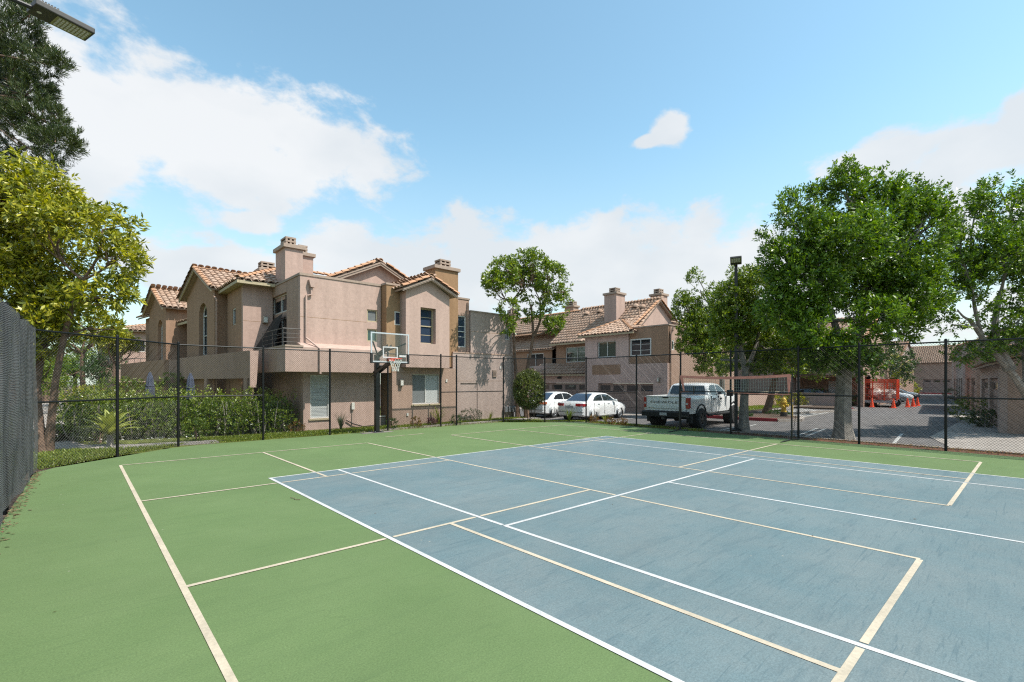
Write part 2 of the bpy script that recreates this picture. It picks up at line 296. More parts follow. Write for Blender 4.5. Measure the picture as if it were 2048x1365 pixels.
# ------------------------------------------------------------------ mesh helpers
class MB:
    def __init__(s): s.v = []; s.f = []
    def poly(s, pts):
        i = len(s.v); s.v.extend([tuple(p) for p in pts]); s.f.append(tuple(range(i, i + len(pts)))); return s
    def box(s, x0, x1, y0, y1, z0, z1):
        i = len(s.v)
        s.v += [(x0, y0, z0), (x1, y0, z0), (x1, y1, z0), (x0, y1, z0), (x0, y0, z1), (x1, y0, z1), (x1, y1, z1), (x0, y1, z1)]
        s.f += [tuple(i + k for k in q) for q in ((0, 3, 2, 1), (4, 5, 6, 7), (0, 1, 5, 4), (1, 2, 6, 5), (2, 3, 7, 6), (3, 0, 4, 7))]; return s
    def prism(s, pts, vec):
        """closed prism from a planar outline swept along vec"""
        i = len(s.v); n = len(pts); vec = Vector(vec)
        s.v += [tuple(p) for p in pts] + [tuple(Vector(p) + vec) for p in pts]
        s.f.append(tuple(range(i + n - 1, i - 1, -1))); s.f.append(tuple(range(i + n, i + 2 * n)))
        for k in range(n): j = (k + 1) % n; s.f.append((i + k, i + j, i + n + j, i + n + k))
        return s
    def tube(s, path, rad, n=8, cap=True):
        path = [Vector(p) for p in path]
        rad = [rad] * len(path) if isinstance(rad, (int, float)) else rad
        i0 = len(s.v); up = None
        for k, p in enumerate(path):
            d = (path[min(k + 1, len(path) - 1)] - path[max(k - 1, 0)]).normalized()
            if up is None: up = d.orthogonal().normalized()
            up = (up - d * up.dot(d)); up = up.normalized() if up.length > 1e-6 else d.orthogonal().normalized()
            b = d.cross(up)
            for q in range(n):
                a = 2 * math.pi * q / n; s.v.append(tuple(p + (up * math.cos(a) + b * math.sin(a)) * rad[k]))
        for k in range(len(path) - 1):
            for q in range(n):
                a = i0 + k * n + q; b = i0 + k * n + (q + 1) % n; s.f.append((a, b, b + n, a + n))
        if cap:
            s.f.append(tuple(range(i0 + n - 1, i0 - 1, -1))); e = i0 + (len(path) - 1) * n; s.f.append(tuple(range(e, e + n)))
        return s
    def lathe(s, prof, c=(0, 0, 0), n=16, axis='z'):
        i0 = len(s.v)
        for r, h in prof:
            for q in range(n):
                a = 2 * math.pi * q / n; x, y = r * math.cos(a), r * math.sin(a)
                p = (x, y, h) if axis == 'z' else (x, h, y) if axis == 'y' else (h, x, y)
                s.v.append(tuple(Vector(p) + Vector(c)))
        for k in range(len(prof) - 1):
            for q in range(n):
                a = i0 + k * n + q; b = i0 + k * n + (q + 1) % n; s.f.append((a, b, b + n, a + n))
        return s
    def mesh(s, name):
        m = bpy.data.meshes.new(name); m.from_pydata(s.v, [], s.f); m.update(); return m
    def build(s, name, mat, parent=None, smooth=False, kind=None, bevel=0, loc=None):
        m = s.mesh(name); m.materials.append(mat if not isinstance(mat, str) else MT[mat])
        return link(name, m, parent, smooth, kind, bevel, loc)
def link(name, m, parent=None, smooth=False, kind=None, bevel=0, loc=None):
    o = bpy.data.objects.new(name, m); COL.objects.link(o)
    if parent is not None: o.parent = parent
    if smooth:
        m.polygons.foreach_set('use_smooth', [True] * len(m.polygons))
        try: m.set_sharp_from_angle(angle=R(42))
        except Exception: pass
    if kind: o['kind'] = kind
    if bevel:
        b = o.modifiers.new('bevel', 'BEVEL'); b.width = bevel; b.segments = 2; b.limit_method = 'ANGLE'
    if loc is not None: o.location = loc
    return o
def empty(name, label, cat, loc=(0, 0, 0), rz=0, group=None):
    o = bpy.data.objects.new(name, None); COL.objects.link(o); o.location = loc; o.rotation_euler = (0, 0, rz); o.empty_display_size = .2
    return tag(o, label, cat, group)
def tag(o, label, cat, group=None):
    o['label'] = label; o['category'] = cat
    if group: o['group'] = group
    return o
def quads_np(name, V, F, mat, parent=None, kind=None):
    """fast mesh from numpy arrays; F is (n,k)"""
    m = bpy.data.meshes.new(name); n, k = F.shape
    m.vertices.add(len(V)); m.vertices.foreach_set('co', V.astype(np.float32).ravel())
    m.loops.add(n * k); m.loops.foreach_set('vertex_index', F.astype(np.int32).ravel())
    m.polygons.add(n); m.polygons.foreach_set('loop_start', np.arange(0, n * k, k, dtype=np.int32)); m.polygons.foreach_set('loop_total', np.full(n, k, dtype=np.int32))
    m.update(calc_edges=True); m.materials.append(mat if not isinstance(mat, str) else MT[mat])
    return link(name, m, parent, False, kind)
def copy_tree(o, parent=None):
    c = o.copy(); COL.objects.link(c); c.parent = parent
    for ch in [x for x in bpy.data.objects if x.parent == o]: copy_tree(ch, c)
    return c
# ================================================================== the setting
def sheet(name, pts, z, mat, parent=None, kind='structure', th=0):
    mb = MB()
    if th: mb.prism([(x, y, z - th) for x, y in pts], (0, 0, th))
    else: mb.poly([(x, y, z) for x, y in pts])
    return mb.build(name, mat, parent, kind=None if parent else kind)
LOT = -0.12                        # the parking lot lies a little lower than the court
sheet('ground', [(-300, -300), (500, -300), (500, 400), (-300, 400)], -.20, 'soil')
FENCE = [(-1.45, -19), (-1.45, .2), (1.5, 3.12), (14.36, 3.12), (17.12, .32), (17.12, -19)]
court = sheet('court', [(-1.75, -19), (-1.40, .05), (-1.1, .62), (1.25, 2.72), (2.1, 3.0), (14.1, 3.06), (16.98, .30), (17.0, -19)], 0, 'court_green', th=.18)
sheet('blue_playing_area', [(2.096, -22), (13.066, -22), (13.066, -3.876), (2.096, -3.876)], .003, 'court_blue', court)
z_ = [.006]
def line(x0, y0, x1, y1, mat, w=.056):
    z_[0] += .00005
    d = Vector((x1 - x0, y1 - y0)).normalized(); n = Vector((-d.y, d.x)) * w / 2
    sheet('court_line', [(x0 - n.x, y0 - n.y), (x1 - n.x, y1 - n.y), (x1 + n.x, y1 + n.y), (x0 + n.x, y0 + n.y)], z_[0], mat, court)
def tennis():
    s0, t0 = 2.096, 3.876; g = .05
    def l(s1, t1, s2, t2): line(s1, -t1, s2, -t2, 'line_white')
    l(s0, t0, s0, 19); l(s0 + 10.97, t0, s0 + 10.97, 19); l(s0 - .026, t0, s0 + 10.996, t0)
    l(s0 + 1.37, t0 + .03, s0 + 1.37, t0 + 5.44); l(s0 + 1.37, t0 + 5.47, s0 + 1.37, 19)
    l(s0 + 9.6, t0 + .03, s0 + 9.6, 19)
    l(s0 + 1.37, t0 + 5.49, s0 + 9.6, t0 + 5.49); l(s0 + 5.485, t0 + 5.52, s0 + 5.485, 19)
tennis()
def pickle(s0, t0, W=5.98, a=4.474, b=4.308, cut=()):
    T = 2 * a + b
    def seg(s1, t1, s2, t2):
        """cream line, painted with a gap wherever it meets a white one"""
        xs = [2.096, 3.466, 7.581, 11.696, 13.066]; ts = [3.876, 9.366]
        vert = abs(s2 - s1) < 1e-6
        lo, hi = (t1, t2) if vert else (s1, s2)
        cuts = []
        for c in (ts if vert else xs):
            if lo + .2 < c < hi - .2:
                if vert and 2.0 < s1 < 13.1 and (c == 3.876 or 3.466 <= s1 <= 11.696): cuts.append(c)
                if not vert and t1 > 3.8 and not (c == 7.581 and t1 < 9.3): cuts.append(c)
        p = lo
        for c in cuts + [None]:
            q = hi if c is None else c - .05
            if vert: line(s1, -p, s1, -q, 'line_cream')
            else: line(p, -t1, q, -t1, 'line_cream')
            if c is not None: p = c + .05
    seg(s0, t0, s0, t0 + T); seg(s0 + W, t0, s0 + W, t0 + T)
    for t in (0, a, a + b, T): seg(s0 + .026, t0 + t, s0 + W - .026, t0 + t)
    seg(s0 + W / 2, t0 + .026, s0 + W / 2, t0 + a - .026); seg(s0 + W / 2, t0 + a + b + .026, s0 + W / 2, t0 + T - .026)
pickle(0, 0); pickle(9.198, -.074)
for x0, x1 in ((7.15, 7.95), (8.05, 8.75)): line(x0, 1.05 + (x0 - 7) * .05, x1, 1.12 + (x0 - 7) * .06, 'line_cream', .06)
# small litter on the court
def litter(name, n, x0, x1, y0, y1, zz, mat, size, seed, kind='stuff', f=None):
    g = np.random.default_rng(seed); c = np.stack([g.uniform(x0, x1, n), g.uniform(y0, y1, n), np.full(n, zz)], 1)
    if f is not None: c = f(c, g)
    a = g.uniform(0, 6.28, n); l = size * g.uniform(.5, 1.3, n); wd = l * g.uniform(.25, .5, n)
    d = np.stack([np.cos(a), np.sin(a), g.uniform(-.25, .25, n)], 1); e = np.stack([-np.sin(a), np.cos(a), g.uniform(-.3, .3, n)], 1)
    V = np.stack([c - d * l[:, None], c + e * wd[:, None] + [0, 0, .006], c + d * l[:, None], c - e * wd[:, None] + [0, 0, .004]], 1).reshape(-1, 3)
    V[:, 2] = np.maximum(V[:, 2], zz)
    return quads_np(name, V, np.arange(4 * n).reshape(-1, 4), mat, kind=kind)
tag(litter('leaf_litter', 80, -1.2, 16.8, -13, 2.6, .009, LEAF['dry'], .018, 5), 'tiny dry leaves and crumbs scattered over the painted court', 'litter')
def near_fence(c, g):
    c[:, 0] = -1.38 + .0215 * c[:, 1] + np.abs(g.normal(0, .07, len(c))); c[:, 2] = .008 + g.uniform(0, .03, len(c)) * (c[:, 0] < -1.30 + .0215 * c[:, 1]); return c
tag(litter('leaf_drift', 420, -1.4, -1.2, -9, .3, .008, LEAF['dry'], .032, 6, f=near_fence), 'drift of dry leaves along the foot of the screened fence', 'litter')
for k, (x, y, a) in enumerate(((1.86, -5.86, 2.3),)):
    pts = [(x, y, .012), (x + .03, y - .10, .014), (x + .02, y - .17, .012), (x + .07, y - .25, .013)]
    tag(MB().tube(pts, .005, 5).build('twig', 'bark_brown'), 'thin bent dark twig lying on the green paint', 'twig')

# ground round the court
lotpts = [(17.9, -30), (17.9, -.4), (15.7, 2.0), (17.1, 3.3), (17.1, 60), (26.6, 60), (26.6, 1.0), (160, 1.0), (160, -30)]
sheet('parking_lot', lotpts, LOT, 'asphalt')
sheet('driveway_court', [(17.1, 60), (26.6, 60), (26.6, 64), (17.1, 64)], LOT, 'asphalt')
def lump(name, x0, x1, y0, y1, z0, amp, mat, n=40, label=None, cat=None, kind='structure', seed=1, clip=None):
    g = np.random.default_rng(seed); nx = max(2, int((x1 - x0) * n / 10)); ny = max(2, int((y1 - y0) * n / 10))
    X, Y = np.meshgrid(np.linspace(x0, x1, nx + 1), np.linspace(y0, y1, ny + 1), indexing='ij')
    Z = z0 + amp * g.uniform(-1, 1, X.shape); V = np.stack([X, Y, Z], 2).reshape(-1, 3)
    i = np.arange((nx + 1) * (ny + 1)).reshape(nx + 1, ny + 1)
    F = np.stack([i[:-1, :-1], i[1:, :-1], i[1:, 1:], i[:-1, 1:]], 2).reshape(-1, 4)
    if clip is not None:
        c = V[F].mean(1); F = F[np.array([clip(*p[:2]) for p in c])]
    o = quads_np(name, V, F, mat, kind=kind)
    if label: tag(o, label, cat)
    return o
lump('lawn', -30, 17.0, 2.2, 40, -.01, .012, 'lawn', 14, clip=lambda x, y: not (x - 1.5 < y - 3.12 < 0 and False) and (y > 3.05 or x < 1.5 and y > x + 1.7))
lump('lawn_verge', 14.0, 18.0, -.6, 3.3, -.02, .015, 'lawn', 40, clip=lambda x, y: x + y > 17.45 and (y < 3.2) and x + y < 18.3)
lump('mulch_bed', 17.1, 18.0, -18, .4, -.02, .02, 'mulch', 40)
# footpaths
sheet('footpath', [(7.2, 3.20), (16.4, 3.35), (17.3, 3.5), (17.3, 4.5), (15.8, 4.1), (8.6, 3.66)], .02, 'concrete', th=.12)
sheet('garden_path', [(2.6, 3.28), (2.6, 4.0), (.6, 4.35), (-.55, 5.2), (-1.0, 7.6), (-.9, 12), (-1.6, 22), (-1.4, 34), (-2.0, 60), (-3.2, 60), (-2.9, 34), (-3.1, 22), (-2.5, 12), (-2.3, 7.5), (-1.9, 5.6), (-.9, 4.3), (.2, 3.5)], .02, 'concrete', th=.12)
# kerbs round the lot
def kerb(name, pts, wd=.15, h=.13, mat='concrete', z=LOT):
    mb = MB()
    for (x0, y0), (x1, y1) in zip(pts, pts[1:]):
        d = Vector((x1 - x0, y1 - y0)).normalized(); n = Vector((-d.y, d.x)) * wd / 2
        mb.prism([(x0 - n.x, y0 - n.y, z - .05), (x1 - n.x, y1 - n.y, z - .05), (x1 + n.x, y1 + n.y, z - .05), (x0 + n.x, y0 + n.y, z - .05)], (0, 0, h + .05))
    return mb.build(name, mat, kind='structure')
kerb('kerb', [(17.95, -19), (17.95, -.42)], z=LOT); kerb('kerb', [(17.9, -.4), (15.8, 1.9)])
# painted stalls
def stripe(x0, y0, x1, y1, w=.10): 
    z_[0] += .00002
    d = Vector((x1 - x0, y1 - y0)).normalized(); n = Vector((-d.y, d.x)) * w / 2
    sheet('stall_line', [(x0 - n.x, y0 - n.y), (x1 - n.x, y1 - n.y), (x1 + n.x, y1 + n.y), (x0 + n.x, y0 + n.y)], LOT + z_[0], 'paint_white')
for y in (6.6, 3.75, .75, -1.75, -5.25, -5.55, -8.1, -8.4, -11.0): stripe(18.1, y, 23.2, y + .5)
# island with the red kerb
ISL = [(25.8, -1.2), (25.6, -3.4), (25.9, -5.0), (26.8, -5.7), (28.6, -5.3), (30.6, -3.2), (30.6, -1.2)]
sheet('island_bed', ISL, LOT + .12, 'soil', th=.2)
kerb('red_kerb', [(25.6, -.8), (25.45, -3.4), (25.75, -5.1)], .16, .16, 'red_paint'); kerb('island_kerb', [(25.75, -5.1), (26.8, -5.85), (28.7, -5.4), (30.75, -3.2), (36.5, -4.6), (40, -5.4)], .18, .13, 'concrete')
sheet('hatched_bay', [(28.9, -5.3), (37, -4.9), (41, -1.6), (31, -2.6)], LOT + .004, 'concrete_dark')
for k in range(7):
    t = k / 6; stripe(29.6 + 1.2 * t, -4.9 + 2.0 * t, 37.6 + 2.8 * t, -4.6 + 2.6 * t, .14)
kerb('back_kerb', [(31, -2.2), (41, -1.2), (44, -1.6)], .16, .15); 
lump('island_lawn', 27.3, 40, -1.0, 1.0, LOT + .13, .015, 'lawn', 20)
lump('far_bed', 31, 48, -2.0, 2.0, LOT + .10, .02, 'soil', 14, clip=lambda x, y: y > -1.9 + (x - 31) * .05)
kerb('red_kerb', [(40.2, -5.2), (44.6, -3.6)], .16, .15, 'red_paint'); sheet('tree_bed', [(40.2, -5.1), (44.6, -3.5), (52, -3.2), (52, -.8), (40.2, -.9)], LOT + .12, 'soil', th=.2)
# concrete aprons on the garage side of the lane
sheet('apron', [(17.9, -30), (17.9, -12.6), (22.5, -11.4), (34, -11.4), (34, -30)], LOT + .015, 'concrete', th=.05)
for x0, x1 in ((36.5, 44), (47, 54), (57, 70)): sheet('garage_apron', [(x0, -16), (x0, -10.6), (x1, -10.2), (x1, -16)], LOT + .012, 'concrete', th=.05)
kerb('far_red_kerb', [(100, -9), (112, 6)], .3, .2, 'red_paint')
sheet('driveway_apron', [(23.9, -.2), (26.0, -.2), (26.0, 30), (23.9, 30)], LOT + .012, 'concrete', th=.05)

# ================================================================== court fence
FH = 3.05
def fence_run(label, posts, zmid=None, mid_panels=(), mesh=True, back=0.0, top=True, pitch=.07, wr=.0029, skip_first=False, caps=True):
    a = Vector(posts[0]); b = Vector(posts[-1]); d = (b - a).normalized(); n = Vector((-d.y, d.x))
    t = empty('chain_link_fence', label, 'fence', (a.x, a.y, 0), math.atan2(d.y, d.x), 'fence runs round the court')
    xs = [(Vector(p) - a).dot(d) for p in posts]
    for x in xs[1 if skip_first else 0:]:
        p = MB().tube([(x, 0, -.1), (x, 0, FH + .01)], .033, 12).build('post', 'vinyl_black', t, True)
        MB().lathe([(.037, FH), (.037, FH + .03), (.028, FH + .055), (.001, FH + .062)], (x, 0, 0), 12).build('post_cap', 'vinyl_black', p, True)
    for i, (x0, x1) in enumerate(zip(xs, xs[1:])):
        if top: MB().tube([(x0 + .02, 0, FH - .03), (x1 - .02, 0, FH - .03)], .021, 8).build('top_rail', 'vinyl_black', t, True)
        if i in mid_panels: MB().tube([(x0 + .02, 0, 1.47), (x1 - .02, 0, 1.47)], .021, 8).build('middle_rail', 'vinyl_black', t, True)
        MB().tube([(x0, .03, .06), (x1, .03, .06)], .003, 4).build('tension_wire', 'vinyl_black', t)
        if mesh:
            mb = MB(); H = FH - .06; z0 = .03; L_ = x1 - x0
            for sgn in (1, -1):
                k = -H
                while k < L_:
                    u0 = max(k, 0); u1 = min(k + H, L_)
                    if u1 - u0 > .02:
                        za, zb = z0 + (u0 - k), z0 + (u1 - k)
                        if sgn < 0: za, zb = 2 * z0 + H - za, 2 * z0 + H - zb
                        off = .036 + sgn * wr
                        mb.tube([(x0 + u0, off, za), (x0 + u1, off, zb)], wr, 3, False)
                    k += pitch
            mb.build('wire_mesh', 'vinyl_black', t, kind='stuff')
    return t
def lerp_posts(a, b, n): return [(a[0] + (b[0] - a[0]) * i / n, a[1] + (b[1] - a[1]) * i / n) for i in range(n + 1)]
fence_run('angled black chain link fence at the yellow leaved tree and rosette plant', lerp_posts(FENCE[1], FENCE[2], 2), mid_panels=(0, 1))
fence_run('long black chain link fence behind the basketball hoop', [(1.5, 3.12), (3.82, 3.12), (6.03, 3.12), (8.32, 3.12), (10.80, 3.12), (11.62, 3.12), (14.36, 3.12)], mid_panels=(0, 4, 5), skip_first=True)
fence_run('angled black chain link fence in front of the white sedans', [(14.36, 3.12), (15.75, 1.71), (17.12, .32)], mid_panels=(), skip_first=True)
fence_run('black chain link fence beside the parked pickup and orange net', [(17.12, .32), (17.12, -2.44), (17.12, -4.48), (17.12, -6.46), (17.12, -8.70), (17.12, -10.38), (17.12, -12.37), (17.12, -15.2), (17.12, -18)], mid_panels=(0, 3, 6, 7, 4), skip_first=True)
# screened fence on the near side
sf = fence_run('chain link fence hung with worn black windscreen cloth', [(-1.81, -16.5), (-1.74, -13.3), (-1.67, -10.1), (-1.60, -6.9), (-1.53, -3.6), (-1.45, .2)], mid_panels=(4,))
def screen():
    g = np.random.default_rng(3); ny, nz = 150, 26
    Y = np.linspace(0, 16.55, ny + 1); Z = np.linspace(.06, FH + .0, nz + 1)
    V = []
    for y in Y:
        for z in Z:
            sag = .02 * math.sin(y * 2.1 + z) + .016 * math.sin(y * 5.3 - z * 1.7) + .02 * math.sin(y * 1.1) * (1 - z / 3)
            V.append((y, -.075 + sag, z + .025 * math.sin(y * 3.9) * (z > 2.9) - .03 * (z > 2.9)))
    i = np.arange((ny + 1) * (nz + 1)).reshape(ny + 1, nz + 1); F = np.stack([i[:-1, :-1], i[1:, :-1], i[1:, 1:], i[:-1, 1:]], 2).reshape(-1, 4)
    return quads_np('windscreen_cloth', np.array(V), F, 'windscreen', sf)
screen()
for k in range(34): MB().tube([(.2 + k * .48, -.02, FH - .07), (.2 + k * .48, .03, FH - .02), (.2 + k * .48, .0, FH + .01), (.2 + k * .48, -.09, FH - .03)], .006, 5).build('cable_tie', 'vinyl_black', sf)

# ================================================================== basketball hoop
def hoop():
    t = empty('basketball_hoop', 'black post basketball hoop with clear framed backboard and orange rim', 'basketball hoop', (7.72, 2.85, 0), 0)
    # local -Y points to the court
    MB().box(-.075, .075, -.09, .09, 0.015, 2.95).build('post', 'steel_black', t, bevel=.012)
    MB().box(-.20, .20, -.2, .2, 0, .018).build('base_plate', 'steel_black', t, bevel=.004)
    for x in (-.14, .14):
        for y in (-.14, .14): MB().lathe([(.001, .055), (.018, .05), (.018, .016)], (x, y, 0), 8).build('anchor_bolt', 'galv', t)
    tilt = 0
    for x in (-.085, .085):
        MB().prism([(x, -.05, 2.22), (x, -.05, 2.32), (x, -1.0, 2.66), (x, -1.0, 2.56)], (.02 if x < 0 else -.02, 0, 0)).build('lower_arm', 'steel_black', t)
        MB().prism([(x, .05, 2.80), (x, .05, 2.90), (x, -1.0, 3.28), (x, -1.0, 3.18)], (.02 if x < 0 else -.02, 0, 0)).build('upper_arm', 'steel_black', t)
    MB().tube([(0, .26, 2.28), (0, -.35, 2.52)], .04, 8).build('height_strut', 'steel_black', t)
    MB().tube([(-.02, .20, 2.18), (-.02, .42, 2.12)], .025, 8).build('crank_handle', 'steel_black', t)
    bz0, bz1, bw, by = 2.62, 3.69, .76, -1.06
    for s in (-1, 1): MB().tube([(s * .05, -.12, 2.98), (s * .66, -1.02, 3.34)], .028, 8).build('brace', 'steel_black', t)
    MB().box(-bw + .03, bw - .03, by - .006, by + .006, bz0 + .03, bz1 - .03).build('backboard', 'acrylic', t)
    fr = MB(); 
    for x0, x1, z0, z1 in ((-bw, bw, bz1 - .045, bz1), (-bw, bw, bz0, bz0 + .045), (-bw, -bw + .045, bz0 + .045, bz1 - .045), (bw - .045, bw, bz0 + .045, bz1 - .045)): fr.box(x0, x1, by - .022, by + .022, z0, z1)
    f = fr.build('backboard_frame', 'silver', t)
    sq = MB()
    for x0, x1, z0, z1 in ((-.30, .30, 3.15, 3.195), (-.30, .30, 2.78, 2.825), (-.30, -.255, 2.825, 3.15), (.255, .30, 2.825, 3.15)): sq.box(x0, x1, by - .010, by - .0065, z0, z1)
    sq.build('target_square', 'line_white', t)
    MB().box(.36, .64, by - .010, by - .0065, 2.83, 2.90).build('maker_plate', 'line_white', t)
    for s in (-1, 1): MB().box(min(s * (bw + .012), s * (bw - .07)), max(s * (bw + .012), s * (bw - .07)), by - .04, by + .045, bz0 - .04, bz0 + .32).build('corner_pad', 'rubber', t, bevel=.01)
    MB().box(-bw + .07, bw - .07, by - .035, by + .04, bz0 - .035, bz0 - .002).build('edge_pad', 'rubber', t, bevel=.008)
    rc = (0, by - .38, 2.74); 
    ring = [(rc[0] + .228 * math.cos(a), rc[1] + .228 * math.sin(a), rc[2]) for a in np.linspace(0, 2 * math.pi, 33)]
    rim = MB().tube(ring, .011, 8, False).build('rim', 'rim_orange', t, True)
    MB().box(-.12, .12, by - .16, by - .025, 2.66, 2.755).build('rim_bracket', 'rim_orange', rim, bevel=.01)
    MB().box(-.09, .09, by + .025, by + .12, 2.60, 2.80).build('mount_block', 'steel_black', rim)
    nm = MB()
    for k in range(12):
        a0 = 2 * math.pi * k / 12
        for sg in (1, -1):
            path = []
            for q in range(9):
                tt = q / 8; r = .225 - .105 * min(1, tt * 1.5); a = a0 + sg * tt * math.pi / 3
                path.append((rc[0] + r * math.cos(a), rc[1] + r * math.sin(a), rc[2] - .02 - tt * .43))
            nm.tube(path, .0055, 4, False)
    nm.build('net', 'net_white', rim)
    return t
hoop()
sheet('hoop_footing', [(7.0, 2.55), (8.25, 2.5), (8.3, 2.95), (7.1, 2.95)], .004, 'concrete_dark', court)

# ================================================================== portable net with orange tape
def sport_net():
    xa, ya, xb, yb = 16.55, -4.72, 16.42, -8.72
    t = empty('sports_net', 'portable raised net with orange tape on black folding stand', 'sports net', (xa, ya, 0), math.atan2(yb - ya, xb - xa))
    Ln = math.hypot(xb - xa, yb - ya); zt, zb = 2.17, 1.55
    for x in (0.02, Ln):
        MB().tube([(x, 0, .03), (x, 0, zb)], .026, 10).build('post', 'steel_black', t, True)
        MB().tube([(x, 0, zb), (x + (.02 if x else -.03), 0, zt + .03)], .016, 10).build('upper_post', 'steel_black', t, True)
        MB().tube([(x, 0, .05), (x - .05, -.75, .012)], .018, 8).build('foot', 'steel_black', t); MB().tube([(x, 0, .05), (x + .05, .55, .012)], .018, 8).build('foot', 'steel_black', t)
        MB().tube([(x, -.32, .03), (x, 0, .42)], .010, 6).build('foot_strut', 'steel_black', t)
    MB().tube([(0.02, 0, zb), (Ln, 0, zb)], .022, 8).build('crossbar', 'steel_black', t, True)
    def top(u): return zt - .13 * 4 * (u / Ln) * (1 - u / Ln) * .55 - (Ln - u) / Ln * .0
    def bot(u): return zb - .02 + .03 * math.sin(u * 1.3) - .02
    xi0, xi1 = .06, Ln - .05
    n = 24
    def tape(name, fn0, fn1):
        mb = MB()
        for k in range(n):
            u0 = xi0 + (xi1 - xi0) * k / n; u1 = xi0 + (xi1 - xi0) * (k + 1) / n
            mb.box(u0, u1, -.006, .006, 0, 1); q = len(mb.v) - 8
            for j, (u, f) in enumerate(((u0, fn0), (u1, fn0), (u1, fn0), (u0, fn0), (u0, fn1), (u1, fn1), (u1, fn1), (u0, fn1))): x, y, z = mb.v[q + j]; mb.v[q + j] = (u, y, f(u))
        mb.build(name, 'orange_tape', t)
    tape('top_tape', lambda u: top(u) - .09, top); tape('bottom_tape', bot, lambda u: bot(u) + .028)
    for x0, x1, x2 in ((xi0 - .03, xi0 + .10, 0), (xi1 - .09, xi1 + .03, 0)):
        lean = .12 if x0 < 1 else -.0
        MB().prism([(x0, -.008, top(x0) - .02), (x1, -.008, top(x1) - .02), (x1 - .06 + lean * 1.2, -.008, bot(x1)), (x0 + .03 + lean * 1.2, -.008, bot(x0))], (0, .016, 0)).build('end_tape', 'orange_tape', t)
    mb = MB()
    for k in range(1, 47):
        u = xi0 + (xi1 - xi0) * k / 47; mb.tube([(u, 0, bot(u) + .02), (u, 0, top(u) - .07)], .0035, 3, False)
    for j in range(1, 6):
        mb.tube([(xi0 + (xi1 - xi0) * q / 10, 0, bot(xi0 + (xi1 - xi0) * q / 10) + (top(xi0 + (xi1 - xi0) * q / 10) - bot(xi0 + (xi1 - xi0) * q / 10)) * j / 6) for q in range(11)], .0035, 3, False)
    mb.build('netting', 'net_grey', t)
    MB().tube([(Ln, 0, zb), (Ln + .12, .05, zb - .25), (Ln + .10, .08, .9), (Ln + .04, .02, .3)], .007, 5).build('loose_strap', 'vinyl_black', t)
sport_net()

# ================================================================== light poles
def area_light(label, base, H, arm, ang, size=(.62, .33), pole=.06, tilt=0):
    t = empty('area_light', label, 'light pole', base, ang, 'court light poles')
    MB().tube([(0, 0, 0), (0, 0, H)], [pole * 1.05, pole * .9], 4 if pole > .07 else 12).build('pole', 'steel_black', t)
    MB().lathe([(pole * 2.1, 0), (pole * 2.1, .10), (pole * 1.2, .14)], (0, 0, 0), 16).build('base_cover', 'steel_black', t, True)
    MB().tube([(0, 0, H - .08), (arm, 0, H - .02)], .028, 8).build('arm', 'steel_black', t)
    hl, hw = size; c = math.cos(tilt); s = math.sin(tilt)
    def tr(x, y, z): return (arm + x * c - z * s, y, H + x * s + z * c)
    def tbox(x0, x1, y0, y1, z0, z1):
        mb = MB().box(x0, x1, y0, y1, z0, z1); mb.v = [tr(*p) for p in mb.v]; return mb
    h = tbox(0, hl, -hw / 2, hw / 2, -.03, .045).build('head', 'fixture', t, bevel=.012)
    for k in range(7): tbox(.04 + k * .03, .055 + k * .03, -hw * .4, hw * .4, .045, .075).build('cooling_fin', 'fixture', h)
    tbox(hl * .36, hl - .03, -hw / 2 + .03, hw / 2 - .03, -.036, -.0305).build('lens', 'led', h)
    lens = MB()
    for i in range(9):
        for j in range(4):
            x = hl * .40 + i * (hl * .54) / 9; y = -hw / 2 + .05 + j * (hw - .1) / 4
            q = MB().box(x, x + .022, y, y + (hw - .1) / 4 - .015, -.043, -.0365); b = len(lens.v); lens.v += [tr(*p) for p in q.v]; lens.f += [tuple(b + z for z in f) for f in q.f]
    lens.build('led_rows', 'frosted', h)
    MB().lathe([(.001, 0), (.024, 0), (.024, -.004), (.001, -.005)], tr(hl * .13, 0, -.031), 14).build('maker_badge', 'frosted', h)
    return t
area_light('black area light pole beside the orange net and grey trunk', (18.40, -6.12, -.05), 6.55, .12, R(180 + 22), (.55, .40), .085, R(16))
area_light('black area light on the pole behind the windscreen cloth', (-1.75, -5.72, -.1), 6.78, .62, R(19), (.60, .31), .075, 0)
MB().lathe([(.001, .06), (.30, .06), (.30, -.2)], (18.40, -6.12, -.10), 20).build('light_footing', 'concrete', kind='structure')
